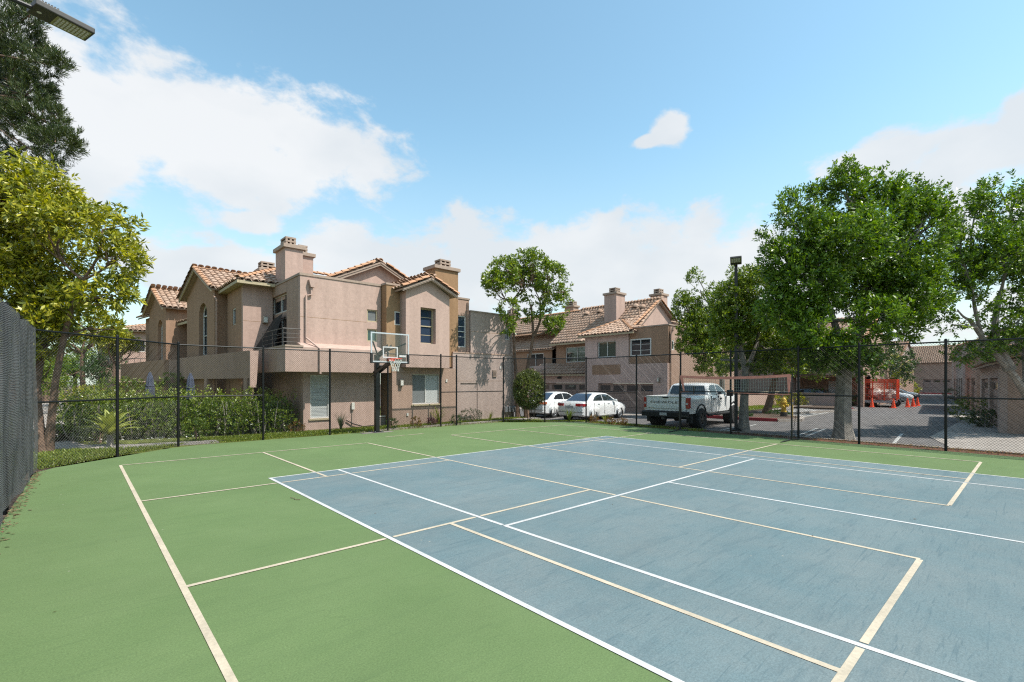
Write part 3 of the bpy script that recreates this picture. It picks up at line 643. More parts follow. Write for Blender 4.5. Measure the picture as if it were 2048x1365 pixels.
# ================================================================== houses
def wall(parent, name, axis, c, a0, a1, z0, z1, holes=(), out=-1, th=.22, mat='stucco_tan', zs=None):
    """a wall with real openings. axis 'y': plane y=c running in x; axis 'x': plane x=c running in y; out = side of the outer face"""
    A = sorted({a0, a1, *[q for h in holes for q in h[:2]]}); Z = sorted({z0, z1, *[q for h in holes for q in h[2:4]]})
    inh = lambda a, z: any(h[0] < a < h[1] and h[2] < z < h[3] for h in holes)
    solid = {(i, j): not inh((A[i] + A[i + 1]) / 2, (Z[j] + Z[j + 1]) / 2) for i in range(len(A) - 1) for j in range(len(Z) - 1)}
    mb = MB(); ci = c - out * th
    P = (lambda a, d, z: (a, d, z)) if axis == 'y' else (lambda a, d, z: (d, a, z))
    for (i, j), s in solid.items():
        if not s: continue
        x0, x1, y0, y1 = A[i], A[i + 1], Z[j], Z[j + 1]
        mb.poly([P(x0, c, y0), P(x1, c, y0), P(x1, c, y1), P(x0, c, y1)]); mb.poly([P(x0, ci, y0), P(x0, ci, y1), P(x1, ci, y1), P(x1, ci, y0)])
        for di, dj, q in ((-1, 0, ((x0, y0), (x0, y1))), (1, 0, ((x1, y0), (x1, y1))), (0, -1, ((x0, y0), (x1, y0))), (0, 1, ((x0, y1), (x1, y1)))):
            if not solid.get((i + di, j + dj), False):
                (p, r), (p2, r2) = q; mb.poly([P(p, c, r), P(p2, c, r2), P(p2, ci, r2), P(p, ci, r)])
    return mb.build(name, mat, parent)
def window(parent, axis, c, a0, a1, z0, z1, out=-1, panes=2, rows=1, frame='white_frame', glass='glass', blind=None, depth=.10, fw=.05, sill=False, name='window', muntin=0):
    """set back into its opening: frame > panes, blind, glazing bars"""
    P = (lambda a, d, z: (a, d, z)) if axis == 'y' else (lambda a, d, z: (d, a, z))
    def bx(mb, p0, p1, d0, d1, q0, q1):
        a = P(p0, d0, q0); b = P(p1, d1, q1); mb.box(min(a[0], b[0]), max(a[0], b[0]), min(a[1], b[1]), max(a[1], b[1]), q0, q1)
    d = c - out * depth; g = d - out * .03
    mb = MB()
    bx(mb, a0, a1, d + out * .02, d - out * .05, z1 - fw, z1); bx(mb, a0, a1, d + out * .02, d - out * .05, z0, z0 + fw)
    bx(mb, a0, a0 + fw, d + out * .02, d - out * .05, z0 + fw, z1 - fw); bx(mb, a1 - fw, a1, d + out * .02, d - out * .05, z0 + fw, z1 - fw)
    w_ = mb.build(name, frame, parent)
    wp = (a1 - a0 - 2 * fw) / panes; hp = (z1 - z0 - 2 * fw) / rows
    for i in range(panes):
        for j in range(rows):
            mb = MB(); bx(mb, a0 + fw + i * wp + (.012 if i else 0), a0 + fw + (i + 1) * wp - (.012 if i < panes - 1 else 0), g, g - out * .008, z0 + fw + j * hp + (.012 if j else 0), z0 + fw + (j + 1) * hp - (.012 if j < rows - 1 else 0)); mb.build('pane', glass, w_)
    mb = MB(); nb = 0
    for i in range(1, panes): x = a0 + fw + i * wp; bx(mb, x - .022, x + .022, d + out * .012, d - out * .045, z0 + fw, z1 - fw); nb += 1
    for j in range(1, rows): z = z0 + fw + j * hp; bx(mb, a0 + fw, a1 - fw, d + out * .008, d - out * .045, z - .022, z + .022); nb += 1
    for j in range(1, muntin + 1): z = z0 + (z1 - z0) * j / (muntin + 1); bx(mb, a0 + fw, a1 - fw, g + out * .004, g + out * .001, z - .012, z + .012); nb += 1
    if nb: mb.build('glazing_bar', frame, w_)
    if blind:
        mb = MB(); n = max(4, int((z1 - z0) / .055)); 
        for k in range(n): z = z0 + fw + k * (z1 - z0 - 2 * fw) / n; bx(mb, a0 + fw + .01, a1 - fw - .01, g + out * .006, g + out * .002, z + .006, z + (z1 - z0 - 2 * fw) / n - .004)
        mb.build('blind', blind, w_)
    # dark room behind
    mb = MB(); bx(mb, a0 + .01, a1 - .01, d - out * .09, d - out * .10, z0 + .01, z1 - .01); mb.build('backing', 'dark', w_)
    if sill: mb = MB(); bx(mb, a0 - .06, a1 + .06, c + out * .05, c - out * .08, z0 - .07, z0 - .003); mb.build('sill', 'cream_trim', w_)
    return w_
def tile_mesh(name, mat, W=.27, Ln=.44, h=.085, th=.016):
    """one barrel roof tile, arched across, thick at its lower end; local x across, y up the slope, z off the roof"""
    mb = MB(); n = 5
    for y, lift, s in ((0, .035, 1.0), (Ln, .0, .9)):
        for k in range(n + 1):
            a = math.pi * k / n; mb.v.append((-math.cos(a) * W / 2 * s, y, lift + math.sin(a) * h * s))
    for k in range(n): mb.f.append((k, k + 1, n + 2 + k, n + 1 + k))
    b = len(mb.v)
    for k in range(n + 1):
        a = math.pi * k / n; mb.v.append((-math.cos(a) * (W / 2 - th), .002, .035 + math.sin(a) * (h - th) - .004))
    for k in range(n): mb.f.append((k, b + k, b + k + 1, k + 1))
    b2 = len(mb.v)
    for k in range(n + 1): x, y, z = mb.v[b + k]; mb.v.append((x, .16, z - .012))
    for k in range(n): mb.f.append((b + k, b2 + k, b2 + k + 1, b + k + 1))
    m = mb.mesh(name); m.materials.append(MT[mat]); return m
TILE = tile_mesh('tile', 'tile'); EDGE = tile_mesh('edge_tile', 'edge_tile', .25, .40, .10)
class Roofs:
    """collects the tiles of one house; the 300 that show largest become parts, the rest one mesh"""
    def __init__(s, parent, mat='trim'): s.parent = parent; s.t = []; s.deck = MB(); s.inv = None
    def plane(s, corners, pitch=(.285, .375), lift=.03, deck=True, edge=False):
        """corners: outline, first edge is the eave (left to right seen from outside)"""
        c = [Vector(p) for p in corners]; ex = (c[1] - c[0]).normalized(); nrm = None
        for p in c[2:]:
            q = (c[1] - c[0]).cross(p - c[0])
            if q.length > 1e-4: nrm = q.normalized(); break
        if nrm.z < 0: nrm = -nrm
        ey = nrm.cross(ex); ey = ey if ey.z > 0 else -ey
        if ex.cross(ey).dot(nrm) < 0: ex = -ex
        P2 = [((p - c[0]).dot(ex), (p - c[0]).dot(ey)) for p in c]
        if deck: s.deck.prism([tuple(p - nrm * .07) for p in c], tuple(nrm * .07))
        def inside(x, y):
            r = False; j = len(P2) - 1
            for i in range(len(P2)):
                (xi, yi), (xj, yj) = P2[i], P2[j]
                if (yi > y) != (yj > y) and x < (xj - xi) * (y - yi) / (yj - yi) + xi: r = not r
                j = i
            return r
        xs = [p[0] for p in P2]; ys = [p[1] for p in P2]
        y = -.06; row = 0
        while y < max(ys):
            x = min(xs) + pitch[0] / 2
            while x < max(xs):
                yc = min(max(y + .2, .05), max(ys) - .02)
                if inside(x, yc):
                    jx, jy, ja = rng.uniform(-.008, .008), rng.uniform(-.015, .015), rng.uniform(-.03, .03)
                    o = c[0] + ex * (x + jx) + ey * (y + jy) + nrm * lift
                    ex2 = (ex * math.cos(ja) + ey * math.sin(ja)); ey2 = nrm.cross(ex2)
                    ey3 = (ey2 + nrm * .0).normalized()
                    m = Matrix(((ex2.x, ey3.x, nrm.x, o.x), (ex2.y, ey3.y, nrm.y, o.y), (ex2.z, ey3.z, nrm.z, o.z), (0, 0, 0, 1)))
                    s.t.append((m, 0))
                x += pitch[0]
            y += pitch[1]; row += 1
        return s
    def ridge(s, a, b, step=.34, up=(0, 0, 1), lift=.04):
        a, b = Vector(a), Vector(b); d = (b - a); n = max(1, int(d.length / step)); d.normalize(); up = Vector(up); ex = d.cross(up).normalized(); nz = ex.cross(d)
        for k in range(n):
            o = a + d * k * step + nz * lift; m = Matrix(((ex.x, d.x, nz.x, o.x), (ex.y, d.y, nz.y, o.y), (ex.z, d.z, nz.z, o.z), (0, 0, 0, 1))); s.t.append((m, 1))
        return s
    def finish(s, limit=290, near=True):
        roof = s.deck.build('roof', 'trim', s.parent)
        pm = s.parent.matrix_basis if s.parent else Matrix()
        dist = [((pm @ m).translation - CAMP).length - (4 if e else 0) for m, e in s.t]
        # only pieces whose plane faces the camera show
        vis = [((pm @ m).to_3x3() @ Vector((0, 0, 1))).dot(CAMP - (pm @ m).translation) > 0 or e for m, e in s.t]
        order = sorted(range(len(s.t)), key=lambda i: (not vis[i], dist[i]))
        for i in order[:limit]:
            m, e = s.t[i]; o = bpy.data.objects.new('ridge_tile' if e else 'tile', EDGE if e else TILE); COL.objects.link(o); o.parent = roof; o.matrix_local = m
        rest = [s.t[i] for i in order[limit:]]
        for e, nm, me in ((0, 'tile_field', TILE), (1, 'ridge_run', EDGE)):
            R_ = [m for m, q in rest if q == e]
            if not R_: continue
            v0 = np.array([v.co[:] + (1,) for v in me.vertices]); f0 = np.array([p.vertices[:] for p in me.polygons])
            V = np.concatenate([(v0 @ np.array(m).T)[:, :3] for m in R_]); F = np.concatenate([f0 + k * len(v0) for k in range(len(R_))])
            quads_np(nm, V, F, 'edge_tile' if e else 'tile', roof, 'stuff')
        return roof
def chimney(parent, x0, x1, y0, y1, z0, z1, mat='stucco_pink', pot=None):
    c = MB().box(x0, x1, y0, y1, z0, z1 - .16).build('chimney', mat, parent)
    MB().box(x0 - .09, x1 + .09, y0 - .09, y1 + .09, z1 - .16, z1).build('chimney_cap', 'trim', c, bevel=.012)
    px0, px1, py0, py1 = pot or (x0 + .25, x0 + .95, y0 + .2, y1 - .2)
    mb = MB(); z = z1
    for k in range(3): 
        mb.box(px0, px1, py0, py1, z + .0, z + .07); z += .15
        if k < 2:
            for a, b in ((px0 + .01, py0 + .01), (px1 - .09, py0 + .01), (px0 + .01, py1 - .09), (px1 - .09, py1 - .09), ((px0 + px1) / 2 - .04, py0 + .01)): mb.box(a, a + .08, b, b + .08, z - .08, z)
    mb.build('flue_top', 'trim', c); MB().box(px0 + .1, px1 - .1, py0 + .1, py1 - .1, z1, z1 + .28).build('flue', 'dark', c)
    return c
def tubeobj(parent, name, path, r, mat='trim', n=8): return MB().tube(path, r, n).build(name, mat, parent, True)
def coping(parent, x0, x1, y0, y1, z, h=.09, o=.03): return MB().box(x0 - o, x1 + o, y0 - o, y1 + o, z, z + h).build('coping', 'trim', parent)
def wall_light(parent, x, y, z, nx, ny, s=.16):
    mb = MB()
    if ny: mb.box(x - s / 2, x + s / 2, min(y, y + ny * .13), max(y, y + ny * .13), z, z + .30)
    else: mb.box(min(x, x + nx * .13), max(x, x + nx * .13), y - s / 2, y + s / 2, z, z + .30)
    b = mb.build('wall_lamp', 'bronze_frame', parent, bevel=.01); mb = MB()
    if ny: mb.box(x - s / 2 + .025, x + s / 2 - .025, min(y + ny * .131, y + ny * .15), max(y + ny * .131, y + ny * .15), z + .04, z + .25)
    else: mb.box(min(x + nx * .131, x + nx * .15), max(x + nx * .131, x + nx * .15), y - s / 2 + .025, y + s / 2 - .025, z + .04, z + .25)
    mb.build('lens', 'frosted', b)

def house_main():
    t = empty('town_house', 'two storey pink stucco town house with gabled bay behind the basketball hoop', 'house', (0, 0, 0))
    Yu, Yb, Yg = 4.95, 4.25, 4.95
    # ground floor left: wall under the balcony band, tall shuttered window and small doorway recess
    wall(t, 'ground_wall', 'y', Yg, 5.72, 8.72, -.2, 2.40, [(5.98, 6.72, .48, 2.18)], mat='stucco_pink')
    window(t, 'y', Yg, 5.98, 6.72, .48, 2.18, panes=1, rows=1, blind='blind', depth=.05, frame='white_frame', sill=True, muntin=3)
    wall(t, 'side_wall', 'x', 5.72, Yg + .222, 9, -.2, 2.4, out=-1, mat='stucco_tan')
    MB().box(8.72, 9.22, 5.55, 5.6, -.2, 2.4).build('door_recess', 'stucco_mauve', t); wall(t, 'recess_cheek', 'x', 9.24, 4.62, 5.55, -.2, 2.4, out=-1, th=.1, mat='stucco_brown')
    MB().box(8.70, 9.20, 4.98, 5.04, .40, .45).build('recess_rail', 'white_frame', t); MB().box(8.74, 9.20, 5.0, 5.04, -.2, .36).build('recess_grille', 'concrete_dark', t)
    # balcony band carried over the ground floor
    MB().box(4.85, 8.98, Yb, 5.2, 2.29, 3.20).build('balcony_band', 'stucco_pink', t)
    MB().box(4.85, 5.06, 5.205, 8.5, 2.29, 3.20).build('balcony_parapet', 'stucco_tan', t)
    MB().box(5.07, 8.9, 5.205, 8.6, 2.29, 2.45).build('balcony_floor', 'stucco_tan', t)
    MB().prism([(5.50, Yb + .02, 3.205), (5.50, Yu, 3.205), (5.50, Yu, 3.42)], (3.3, 0, 0)).build('sloped_ledge', 'stucco_pink', t)
    MB().prism([(4.84, Yb - .03, 3.205), (5.48, Yb - .03, 3.205), (5.48, 8.5, 3.205), (4.84, 8.5, 3.205)], (0, 0, .06)).build('parapet_cap', 'trim', t)
    # upper block with parapet
    X0, X1, ZT = 5.60, 8.95, 6.02
    wall(t, 'upper_wall', 'y', Yu, X0, X1, 3.2, ZT, [(8.32, 8.80, 4.46, 4.98), (8.32, 8.80, 3.62, 4.16)], mat='stucco_pink')
    window(t, 'y', Yu, 8.32, 8.80, 4.46, 4.98, panes=1, blind='blind_dark', depth=.06, frame='cream_trim'); window(t, 'y', Yu, 8.32, 8.80, 3.62, 4.16, panes=1, depth=.06, frame='cream_trim', glass='glass_green')
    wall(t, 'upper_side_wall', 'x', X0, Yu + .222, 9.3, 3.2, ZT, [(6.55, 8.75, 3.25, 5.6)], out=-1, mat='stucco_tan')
    MB().box(X0 - .03, X1, Yu - .03, Yu + .25, ZT, ZT + .09).build('coping', 'trim', t); MB().box(X0 - .03, X0 + .25, Yu + .255, 9.3, ZT, ZT + .09).build('coping', 'trim', t)
    MB().box(X0 + .24, X1, Yu + .26, 9.2, ZT - .5, ZT - .45).build('flat_roof', 'concrete_dark', t)
    window(t, 'x', X0, 6.55, 8.75, 4.85, 5.6, panes=2, depth=.14, frame='white_frame'); window(t, 'x', X0, 6.55, 8.75, 3.27, 4.62, panes=2, depth=.16, frame='white_frame', name='balcony_door', muntin=1)
    MB().box(X0 + .10, X0 + .2, 6.55, 8.75, 4.62, 4.85).build('transom_panel', 'stucco_tan', t)
    MB().prism([(X0 - .04, 6.9, 4.75), (X0 - .04, 8.1, 4.62), (X0 - .75, 8.3, 3.3), (X0 - .45, 6.9, 3.3)], (0, .04, 0)).build('shade_cloth', 'dark', t)
    # balcony railing
    for k, z in enumerate((3.42, 3.58, 3.74, 3.92)):
        tubeobj(t, 'balcony_rail', [(5.58, Yu - .12, z), (4.95, Yu - .12, z), (4.93, 7.4, z)], .016 if k == 3 else .008, 'fixture')
    for x, y in ((4.95, Yu - .12), (4.93, 6.1), (4.93, 7.4)): tubeobj(t, 'rail_post', [(x, y, 3.26), (x, y, 3.92)], .012, 'fixture')
    # scupper and downspout
    sc = MB().prism([(5.88, Yu - .17, 5.86), (6.16, Yu - .17, 5.86), (6.09, Yu - .17, 5.58), (5.95, Yu - .17, 5.58)], (0, .168, 0)).build('scupper_box', 'stucco_pink', t)
    tubeobj(t, 'downspout', [(6.0, Yu - .07, 5.56), (6.0, Yu - .07, 5.30), (5.80, Yu - .07, 5.24), (5.80, Yu - .07, 3.62), (6.08, Yb - .07, 3.16), (6.08, Yb - .07, 2.22)], .045, 'stucco_pink', 6)
    # brown slot tower
    wall(t, 'slot_tower', 'y', 4.50, 8.98, 9.90, 2.3, 6.05, [(9.36, 9.74, 4.36, 4.95)], mat='stucco_brown'); wall(t, 'slot_tower_side', 'x', 8.98, 4.722, 5.3, 2.3, 6.05, out=-1, mat='stucco_brown', th=.2)
    window(t, 'y', 4.50, 9.36, 9.74, 4.36, 4.95, panes=1, depth=.03, frame='white_frame', glass='glass_blue')
    MB().box(8.95, 9.9, 4.47, 5.2, 6.05, 6.13).build('coping', 'trim', t)
    # gabled bay
    gx0, gx1, gy, ze, za = 9.62, 11.86, 4.0, 5.92, 6.42; gc = (gx0 + gx1) / 2
    wall(t, 'bay_wall', 'y', gy, gx0, gx1, 2.54, ze - .12, [(10.34, 11.12, 3.60, 5.17)], mat='stucco_pink', th=.34)
    MB().prism([(gx0, gy, ze - .12), (gx1, gy, ze - .12), (gc, gy, za)], (0, .3, 0)).build('bay_gable', 'stucco_pink', t)
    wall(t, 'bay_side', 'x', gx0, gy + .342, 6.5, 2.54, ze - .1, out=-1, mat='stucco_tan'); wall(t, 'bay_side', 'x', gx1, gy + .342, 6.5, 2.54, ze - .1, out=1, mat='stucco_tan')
    MB().box(gx0 + .01, gx1 - .01, gy + .03, 5.1, 2.545, 2.60).build('bay_soffit', 'stucco_tan', t)
    window(t, 'y', gy, 10.34, 11.12, 3.60, 5.17, panes=1, rows=2, depth=.26, frame='cream_trim', glass='glass_blue', muntin=3)
    # ground floor below the bay
    wall(t, 'ground_wall', 'y', 4.45, 9.22, 12.55, -.2, 2.54, [(10.20, 11.66, .92, 2.26)], mat='stucco_tan', th=.3)
    window(t, 'y', 4.45, 10.20, 11.66, .92, 2.26, panes=2, depth=.12, frame='white_frame', glass='glass', sill=True); 
    MB().box(10.27, 10.92, 4.595, 4.60, .98, 2.2).build('window_blind', 'blind_dark', t); MB().box(10.95, 11.6, 4.585, 4.592, .98, 2.2).build('window_blind', 'blind', t)
    wall_light(t, 9.62, 4.45, 1.72, 0, -1); MB().box(7.62, 7.74, Yg - .09, Yg - .002, .78, 1.06).build('meter_box', 'frosted', t)
    tubeobj(t, 'meter_conduit', [(7.66, Yg - .03, .78), (7.64, Yg - .03, -.02)], .012, 'bronze_frame', 6); tubeobj(t, 'hose_pipe', [(7.4, Yg - .05, .34), (7.7, Yg - .07, .18), (8.1, Yg - .07, .05), (8.6, Yg - .05, .06)], .022, 'rubber', 6)
    # brown chimney stack
    chimney(t, 11.62, 12.92, 4.80, 5.65, 2.62, 7.38, 'stucco_brown', (12.0, 12.6, 4.95, 5.45))
    # right part: lower blocks
    wall(t, 'end_wall_upper', 'y', 4.98, 12.6, 13.72, 2.3, 5.98, [(12.98, 13.52, 3.62, 5.16)], mat='stucco_tan'); window(t, 'y', 4.98, 12.98, 13.52, 3.62, 5.16, panes=1, rows=2, depth=.05, frame='white_frame', glass='glass_blue', muntin=2)
    MB().box(12.6, 13.75, 4.95, 5.3, 5.98, 6.06).build('coping', 'trim', t); wall(t, 'end_wall_return', 'x', 13.72, 5.202, 6.4, 3.0, 5.98, out=1, mat='stucco_tan')
    wall(t, 'end_wall', 'y', 4.72, 12.55, 16.5, -.2, 3.30, [(13.0, 14.05, -.2, 1.85)], mat='stucco_mauve'); MB().box(13.0, 14.05, 4.76, 4.82, -.2, 1.85).build('service_door', 'stucco_mauve', t)
    wall(t, 'end_wall_top', 'y', 4.86, 13.72, 16.5, 3.302, 5.40, [(16.0, 16.32, 4.15, 4.75)], mat='stucco_mauve'); window(t, 'y', 4.86, 16.0, 16.32, 4.15, 4.75, panes=1, depth=.06, frame='white_frame', glass='glass_blue')
    MB().box(12.55, 16.52, 4.70, 4.90, 3.30, 3.36).build('ledge', 'stucco_tan', t); MB().box(13.7, 16.53, 4.83, 5.1, 5.40, 5.47).build('coping', 'trim', t)
    wall(t, 'garage_side_wall', 'x', 16.5, 5.09, 18, -.2, 5.4, out=1, mat='stucco_mauve')
    lv = MB(); 
    for k in range(6): lv.box(15.02, 15.28, 4.66, 4.72, 2.18 + k * .06, 2.215 + k * .06)
    lv.build('louvre_vent', 'trim', t)
    for k in range(3): m = MB().box(15.72 + k * .26, 15.9 + k * .26, 4.52, 4.71, .32, .62).build('gas_meter', 'galv', t, bevel=.02); tubeobj(t, 'meter_pipe', [(15.81 + k * .26, 4.62, .32), (15.81 + k * .26, 4.62, -.1)], .018, 'fixture', 6)
    for x0, x1, y, z in ((X0, 8.3, Yu, 4.42), (4.45, 5.6, 8.5, 4.50), (12.56, 16.48, 4.72, 1.95), (13.74, 15.95, 4.86, 4.42), (9.24, 10.18, 4.45, 2.30)): MB().box(x0 + .01, x1 - .01, y - .0025, y + .01, z, z + .014).build('control_joint', 'stucco_brown', t)
    for z in (4.5, 3.1): MB().box(4.4475, 4.46, 8.75, 11.28, z, z + .014).build('control_joint', 'stucco_brown', t)
    for x, y, z in ((11.95, 4.45, 1.9), (9.9, 4.45, .42), (15.5, 4.72, 2.6), (7.1, Yg, .34)): MB().box(x, x + .09, y - .035, y - .002, z, z + .13).build('outlet_cover', 'frosted', t, bevel=.006)
    tubeobj(t, 'downspout', [(13.60, 4.94, 5.85), (13.60, 4.94, 3.4)], .04, 'stucco_tan', 6); tubeobj(t, 'downspout', [(16.42, 4.80, 5.2), (16.42, 4.80, 3.5), (16.42, 4.67, 3.25), (16.42, 4.67, .05)], .04, 'stucco_mauve', 6)
    # roofs
    Rf = Roofs(t); ov = .28; k = (za - ze) / (gc - gx0)
    zl = ze + .04 - k * ov; zr = za + .05
    Rf.plane([(gx0 - ov, 7.2, zl), (gx0 - ov, gy - ov, zl), (gc, gy - ov, zr), (gc, 7.2, zr)]); Rf.plane([(gx1 + ov, gy - ov, zl), (gx1 + ov, 7.2, zl), (gc, 7.2, zr), (gc, gy - ov, zr)])
    for sx, xe in ((-1, gx0 - ov), (1, gx1 + ov)): Rf.ridge((xe, gy - ov + .04, zl), (gc, gy - ov + .04, zr), lift=.06)
    Rf.ridge((gc, gy - ov, zr + .02), (gc, 7.2, zr + .02))
    # rear main gable, ridge running away from the court
    ax, ay, az_, hw, zz = 9.95, 6.9, 7.62, 2.75, 6.28
    MB().prism([(ax - hw + .1, ay + .3, 5.2), (ax + hw - .1, ay + .3, 5.2), (ax + hw - .1, ay + .3, zz), (ax, ay + .3, az_ - .08), (ax - hw + .1, ay + .3, zz)], (0, .3, 0)).build('rear_gable', 'stucco_pink', t)
    Rf.plane([(ax - hw - .1, 15, zz), (ax - hw - .1, ay, zz), (ax, ay, az_), (ax, 15, az_)]); Rf.plane([(ax + hw + .1, ay, zz), (ax + hw + .1, 15, zz), (ax, 15, az_), (ax, ay, az_)])
    Rf.ridge((ax - hw, ay + .05, zz + .03), (ax, ay + .05, az_ + .02), lift=.06); Rf.ridge((ax + hw, ay + .05, zz + .03), (ax, ay + .05, az_ + .02), lift=.06); Rf.ridge((ax, ay, az_), (ax, 15, az_))
    # hip over the left part
    Rf.plane([(4.15, 8.05, 6.12), (7.6, 8.05, 6.12), (7.6, 10.6, 7.35), (6.6, 10.6, 7.35)]); Rf.plane([(4.15, 13.4, 6.12), (4.15, 8.05, 6.12), (6.6, 10.6, 7.35), (6.6, 13.4, 7.35)])
    Rf.ridge((4.15, 8.05, 6.15), (6.6, 10.6, 7.38)); Rf.ridge((6.6, 10.6, 7.38), (9.6, 10.6, 7.38)); 
    Rf.finish()
    for x0, x1 in (((gx0 - ov), gc), ((gx1 + ov), gc)):
        MB().prism([(x0, gy - ov + .02, zl - .12), (x1, gy - ov + .02, zr - .12), (x1, gy - ov + .02, zr - .02), (x0, gy - ov + .02, zl - .02)], (0, .05, 0)).build('barge_board', 'trim', t)
    for sx in (-1, 1): MB().prism([(ax + sx * hw, ay + .03, zz - .16), (ax, ay + .03, az_ - .17), (ax, ay + .03, az_ - .03), (ax + sx * hw, ay + .03, zz - .02)], (0, .06, 0)).build('barge_board', 'trim', t)
    # corner bay on the left, facing the garden
    wall(t, 'corner_bay_front', 'y', 8.5, 4.45, 5.62, 2.3, 6.06, mat='stucco_pink'); wall(t, 'corner_bay_side', 'x', 4.45, 8.722, 11.3, 0, 6.06, [(9.75, 10.35, 4.45, 5.2)], out=-1, mat='stucco_dark')
    window(t, 'x', 4.45, 9.75, 10.35, 4.45, 5.2, panes=1, depth=.05, frame='white_frame')
    MB().box(4.12, 4.2, 8.0, 12.0, 6.0, 6.12).build('gutter', 'cream_trim', t); MB().box(4.205, 7.5, 8.0, 8.08, 6.0, 6.12).build('gutter', 'cream_trim', t)
    MB().box(4.2, 5.6, 8.09, 12.0, 6.03, 6.06).build('soffit', 'cream_trim', t)
    wall_light(t, 5.30, 8.5, 4.45, 0, -1, .2)
    chimney(t, 5.74, 6.46, 7.2, 8.5, 5.4, 7.74, 'stucco_pink', (5.82, 6.25, 7.4, 8.1)); chimney(t, 6.75, 7.4, 8.6, 9.5, 6.2, 7.86, 'stucco_pink', (6.8, 7.2, 8.75, 9.3))
    chimney(t, 6.2, 7.0, 12.6, 13.4, 6.4, 7.75, 'stucco_tan', (6.25, 6.9, 12.7, 13.3))
    return t
house_main()

def gable_wing():
    """left neighbour: two gabled fronts with arched windows over a walled terrace, turned a little from the court"""
    rz = R(6.5)
    t = empty('garden_house', 'shaded brown stucco town house with arched windows above the garden hedge', 'house', (4.32, 8.6, 0), rz)
    # local: x into the house, y along the front (away from the court)
    def arched(y0, y1, z0, zs, name='arched_window'):
        yc = (y0 + y1) / 2; r = (y1 - y0) / 2; n = 10
        w_ = None
        arc = [(yc + r * math.cos(math.pi * k / n), zs + r * math.sin(math.pi * k / n)) for k in range(n + 1)]
        fr = MB(); ring = [(y1, z0)] + arc + [(y0, z0)]
        fr.tube([(.22, y, z) for y, z in ring], .035, 6); fr.box(.19, .25, y0, y1, zs - .03, zs + .03); fr.box(.19, .25, yc - .02, yc + .02, z0, zs + r); fr.box(.19, .25, y0, y1, (z0 + zs) / 2 - .02, (z0 + zs) / 2 + .02); fr.box(.19, .25, y0, y1, z0, z0 + .05)
        w_ = fr.build(name, 'white_frame', t)
        MB().poly([(.26, y, z) for y, z in ring]).build('pane', 'glass', w_)
        return ring
    def gable_front(y0, y1, ze, za, wy0, wy1, wz0, wzs):
        yc = (y0 + y1) / 2; r = (wy1 - wy0) / 2; wc = (wy0 + wy1) / 2; n = 10
        mb = MB()
        # front face with an arched hole, built as strips
        arc = [(wc - r * math.cos(math.pi * k / n), wzs + r * math.sin(math.pi * k / n)) for k in range(n + 1)]
        def top(y): return ze + (za - ze) * (1 - abs(y - yc) / ((y1 - y0) / 2))
        F = lambda pts: mb.poly([(0, y, z) for y, z in pts])
        F([(y0, 0), (wy0, 0), (wy0, top(wy0)), (y0, top(y0))]); F([(wy1, 0), (y1, 0), (y1, top(y1)), (wy1, top(wy1))]); F([(wy0, 0), (wy1, 0), (wy1, wz0), (wy0, wz0)])
        for (a, za_), (b, zb_) in zip(arc, arc[1:]): F([(a, za_), (b, zb_), (b, top(b)), (a, top(a))])
        ring = [(wy0, wz0)] + arc + [(wy1, wz0)]
        for (a, p), (b, q) in zip(ring, ring[1:] + ring[:1]): mb.poly([(0, a, p), (0, b, q), (.32, b, q), (.32, a, p)])
        for y in (y0, y1): mb.poly([(0, y, 0), (0, y, top(y)), (4, y, top(y)), (4, y, 0)])
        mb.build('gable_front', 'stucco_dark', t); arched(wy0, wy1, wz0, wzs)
    gable_front(3.0, 7.2, 6.35, 7.36, 4.05, 5.25, 3.2, 5.15); gable_front(11.2, 15.0, 6.35, 7.36, 11.9, 13.0, 3.2, 5.05)
    Rf = Roofs(t, 1)
    for y0, y1 in ((3.0, 7.2), (11.2, 15.0)):
        yc = (y0 + y1) / 2; zl, zr = 6.18, 7.46
        Rf.plane([(-.3, y0 - .35, zl), (5, y0 - .35, zl), (5, yc, zr), (-.3, yc, zr)]); Rf.plane([(5, y1 + .35, zl), (-.3, y1 + .35, zl), (-.3, yc, zr), (5, yc, zr)])
        Rf.ridge((-.25, y0 - .35, zl), (-.25, yc, zr), lift=.05); Rf.ridge((-.25, y1 + .35, zl), (-.25, yc, zr), lift=.05); Rf.ridge((-.3, yc, zr), (5, yc, zr))
        for ya in (y0 - .35, y1 + .35): MB().prism([(-.28, ya, zl - .14), (-.28, yc, zr - .14), (-.28, yc, zr - .02), (-.28, ya, zl - .02)], (.05, 0, 0)).build('barge_board', 'cream_trim', t)
    # porch roof between the gables
    Rf.plane([(.6, 11.3, 5.35), (.6, 7.1, 5.35), (2.6, 7.1, 6.15), (2.6, 11.3, 6.15)]); Rf.plane([(-.1, 17.6, 6.1), (-.1, 14.9, 6.1), (2.2, 14.9, 7.1), (2.2, 17.6, 7.1)])
    Rf.finish(200)
    MB().box(.55, .62, 7.2, 11.2, 5.2, 5.33).build('porch_fascia', 'cream_trim', t); wall(t, 'porch_wall', 'x', 2.2, 7.2, 11.2, 0, 5.3, [(8.6, 9.5, 3.2, 5.0)], out=-1, mat='stucco_dark'); MB().box(2.3, 2.35, 8.6, 9.5, 3.2, 5.0).build('porch_door', 'cream_trim', t)
    for y in (7.4, 9.2): MB().box(.7, 1.1, y, y + .45, 0, 5.2).build('porch_pier', 'stucco_dark', t)
    wall(t, 'upper_side', 'x', 2.6, 7.2, 11.2, 6.0, 6.9, out=-1, mat='stucco_pink')
    wall(t, 'end_block', 'x', .3, 15.0, 17.4, 0, 6.1, [(15.7, 16.4, 4.2, 5.1)], out=-1, mat='stucco_dark'); window(t, 'x', .3, 15.7, 16.4, 4.2, 5.1, panes=1, depth=.05)
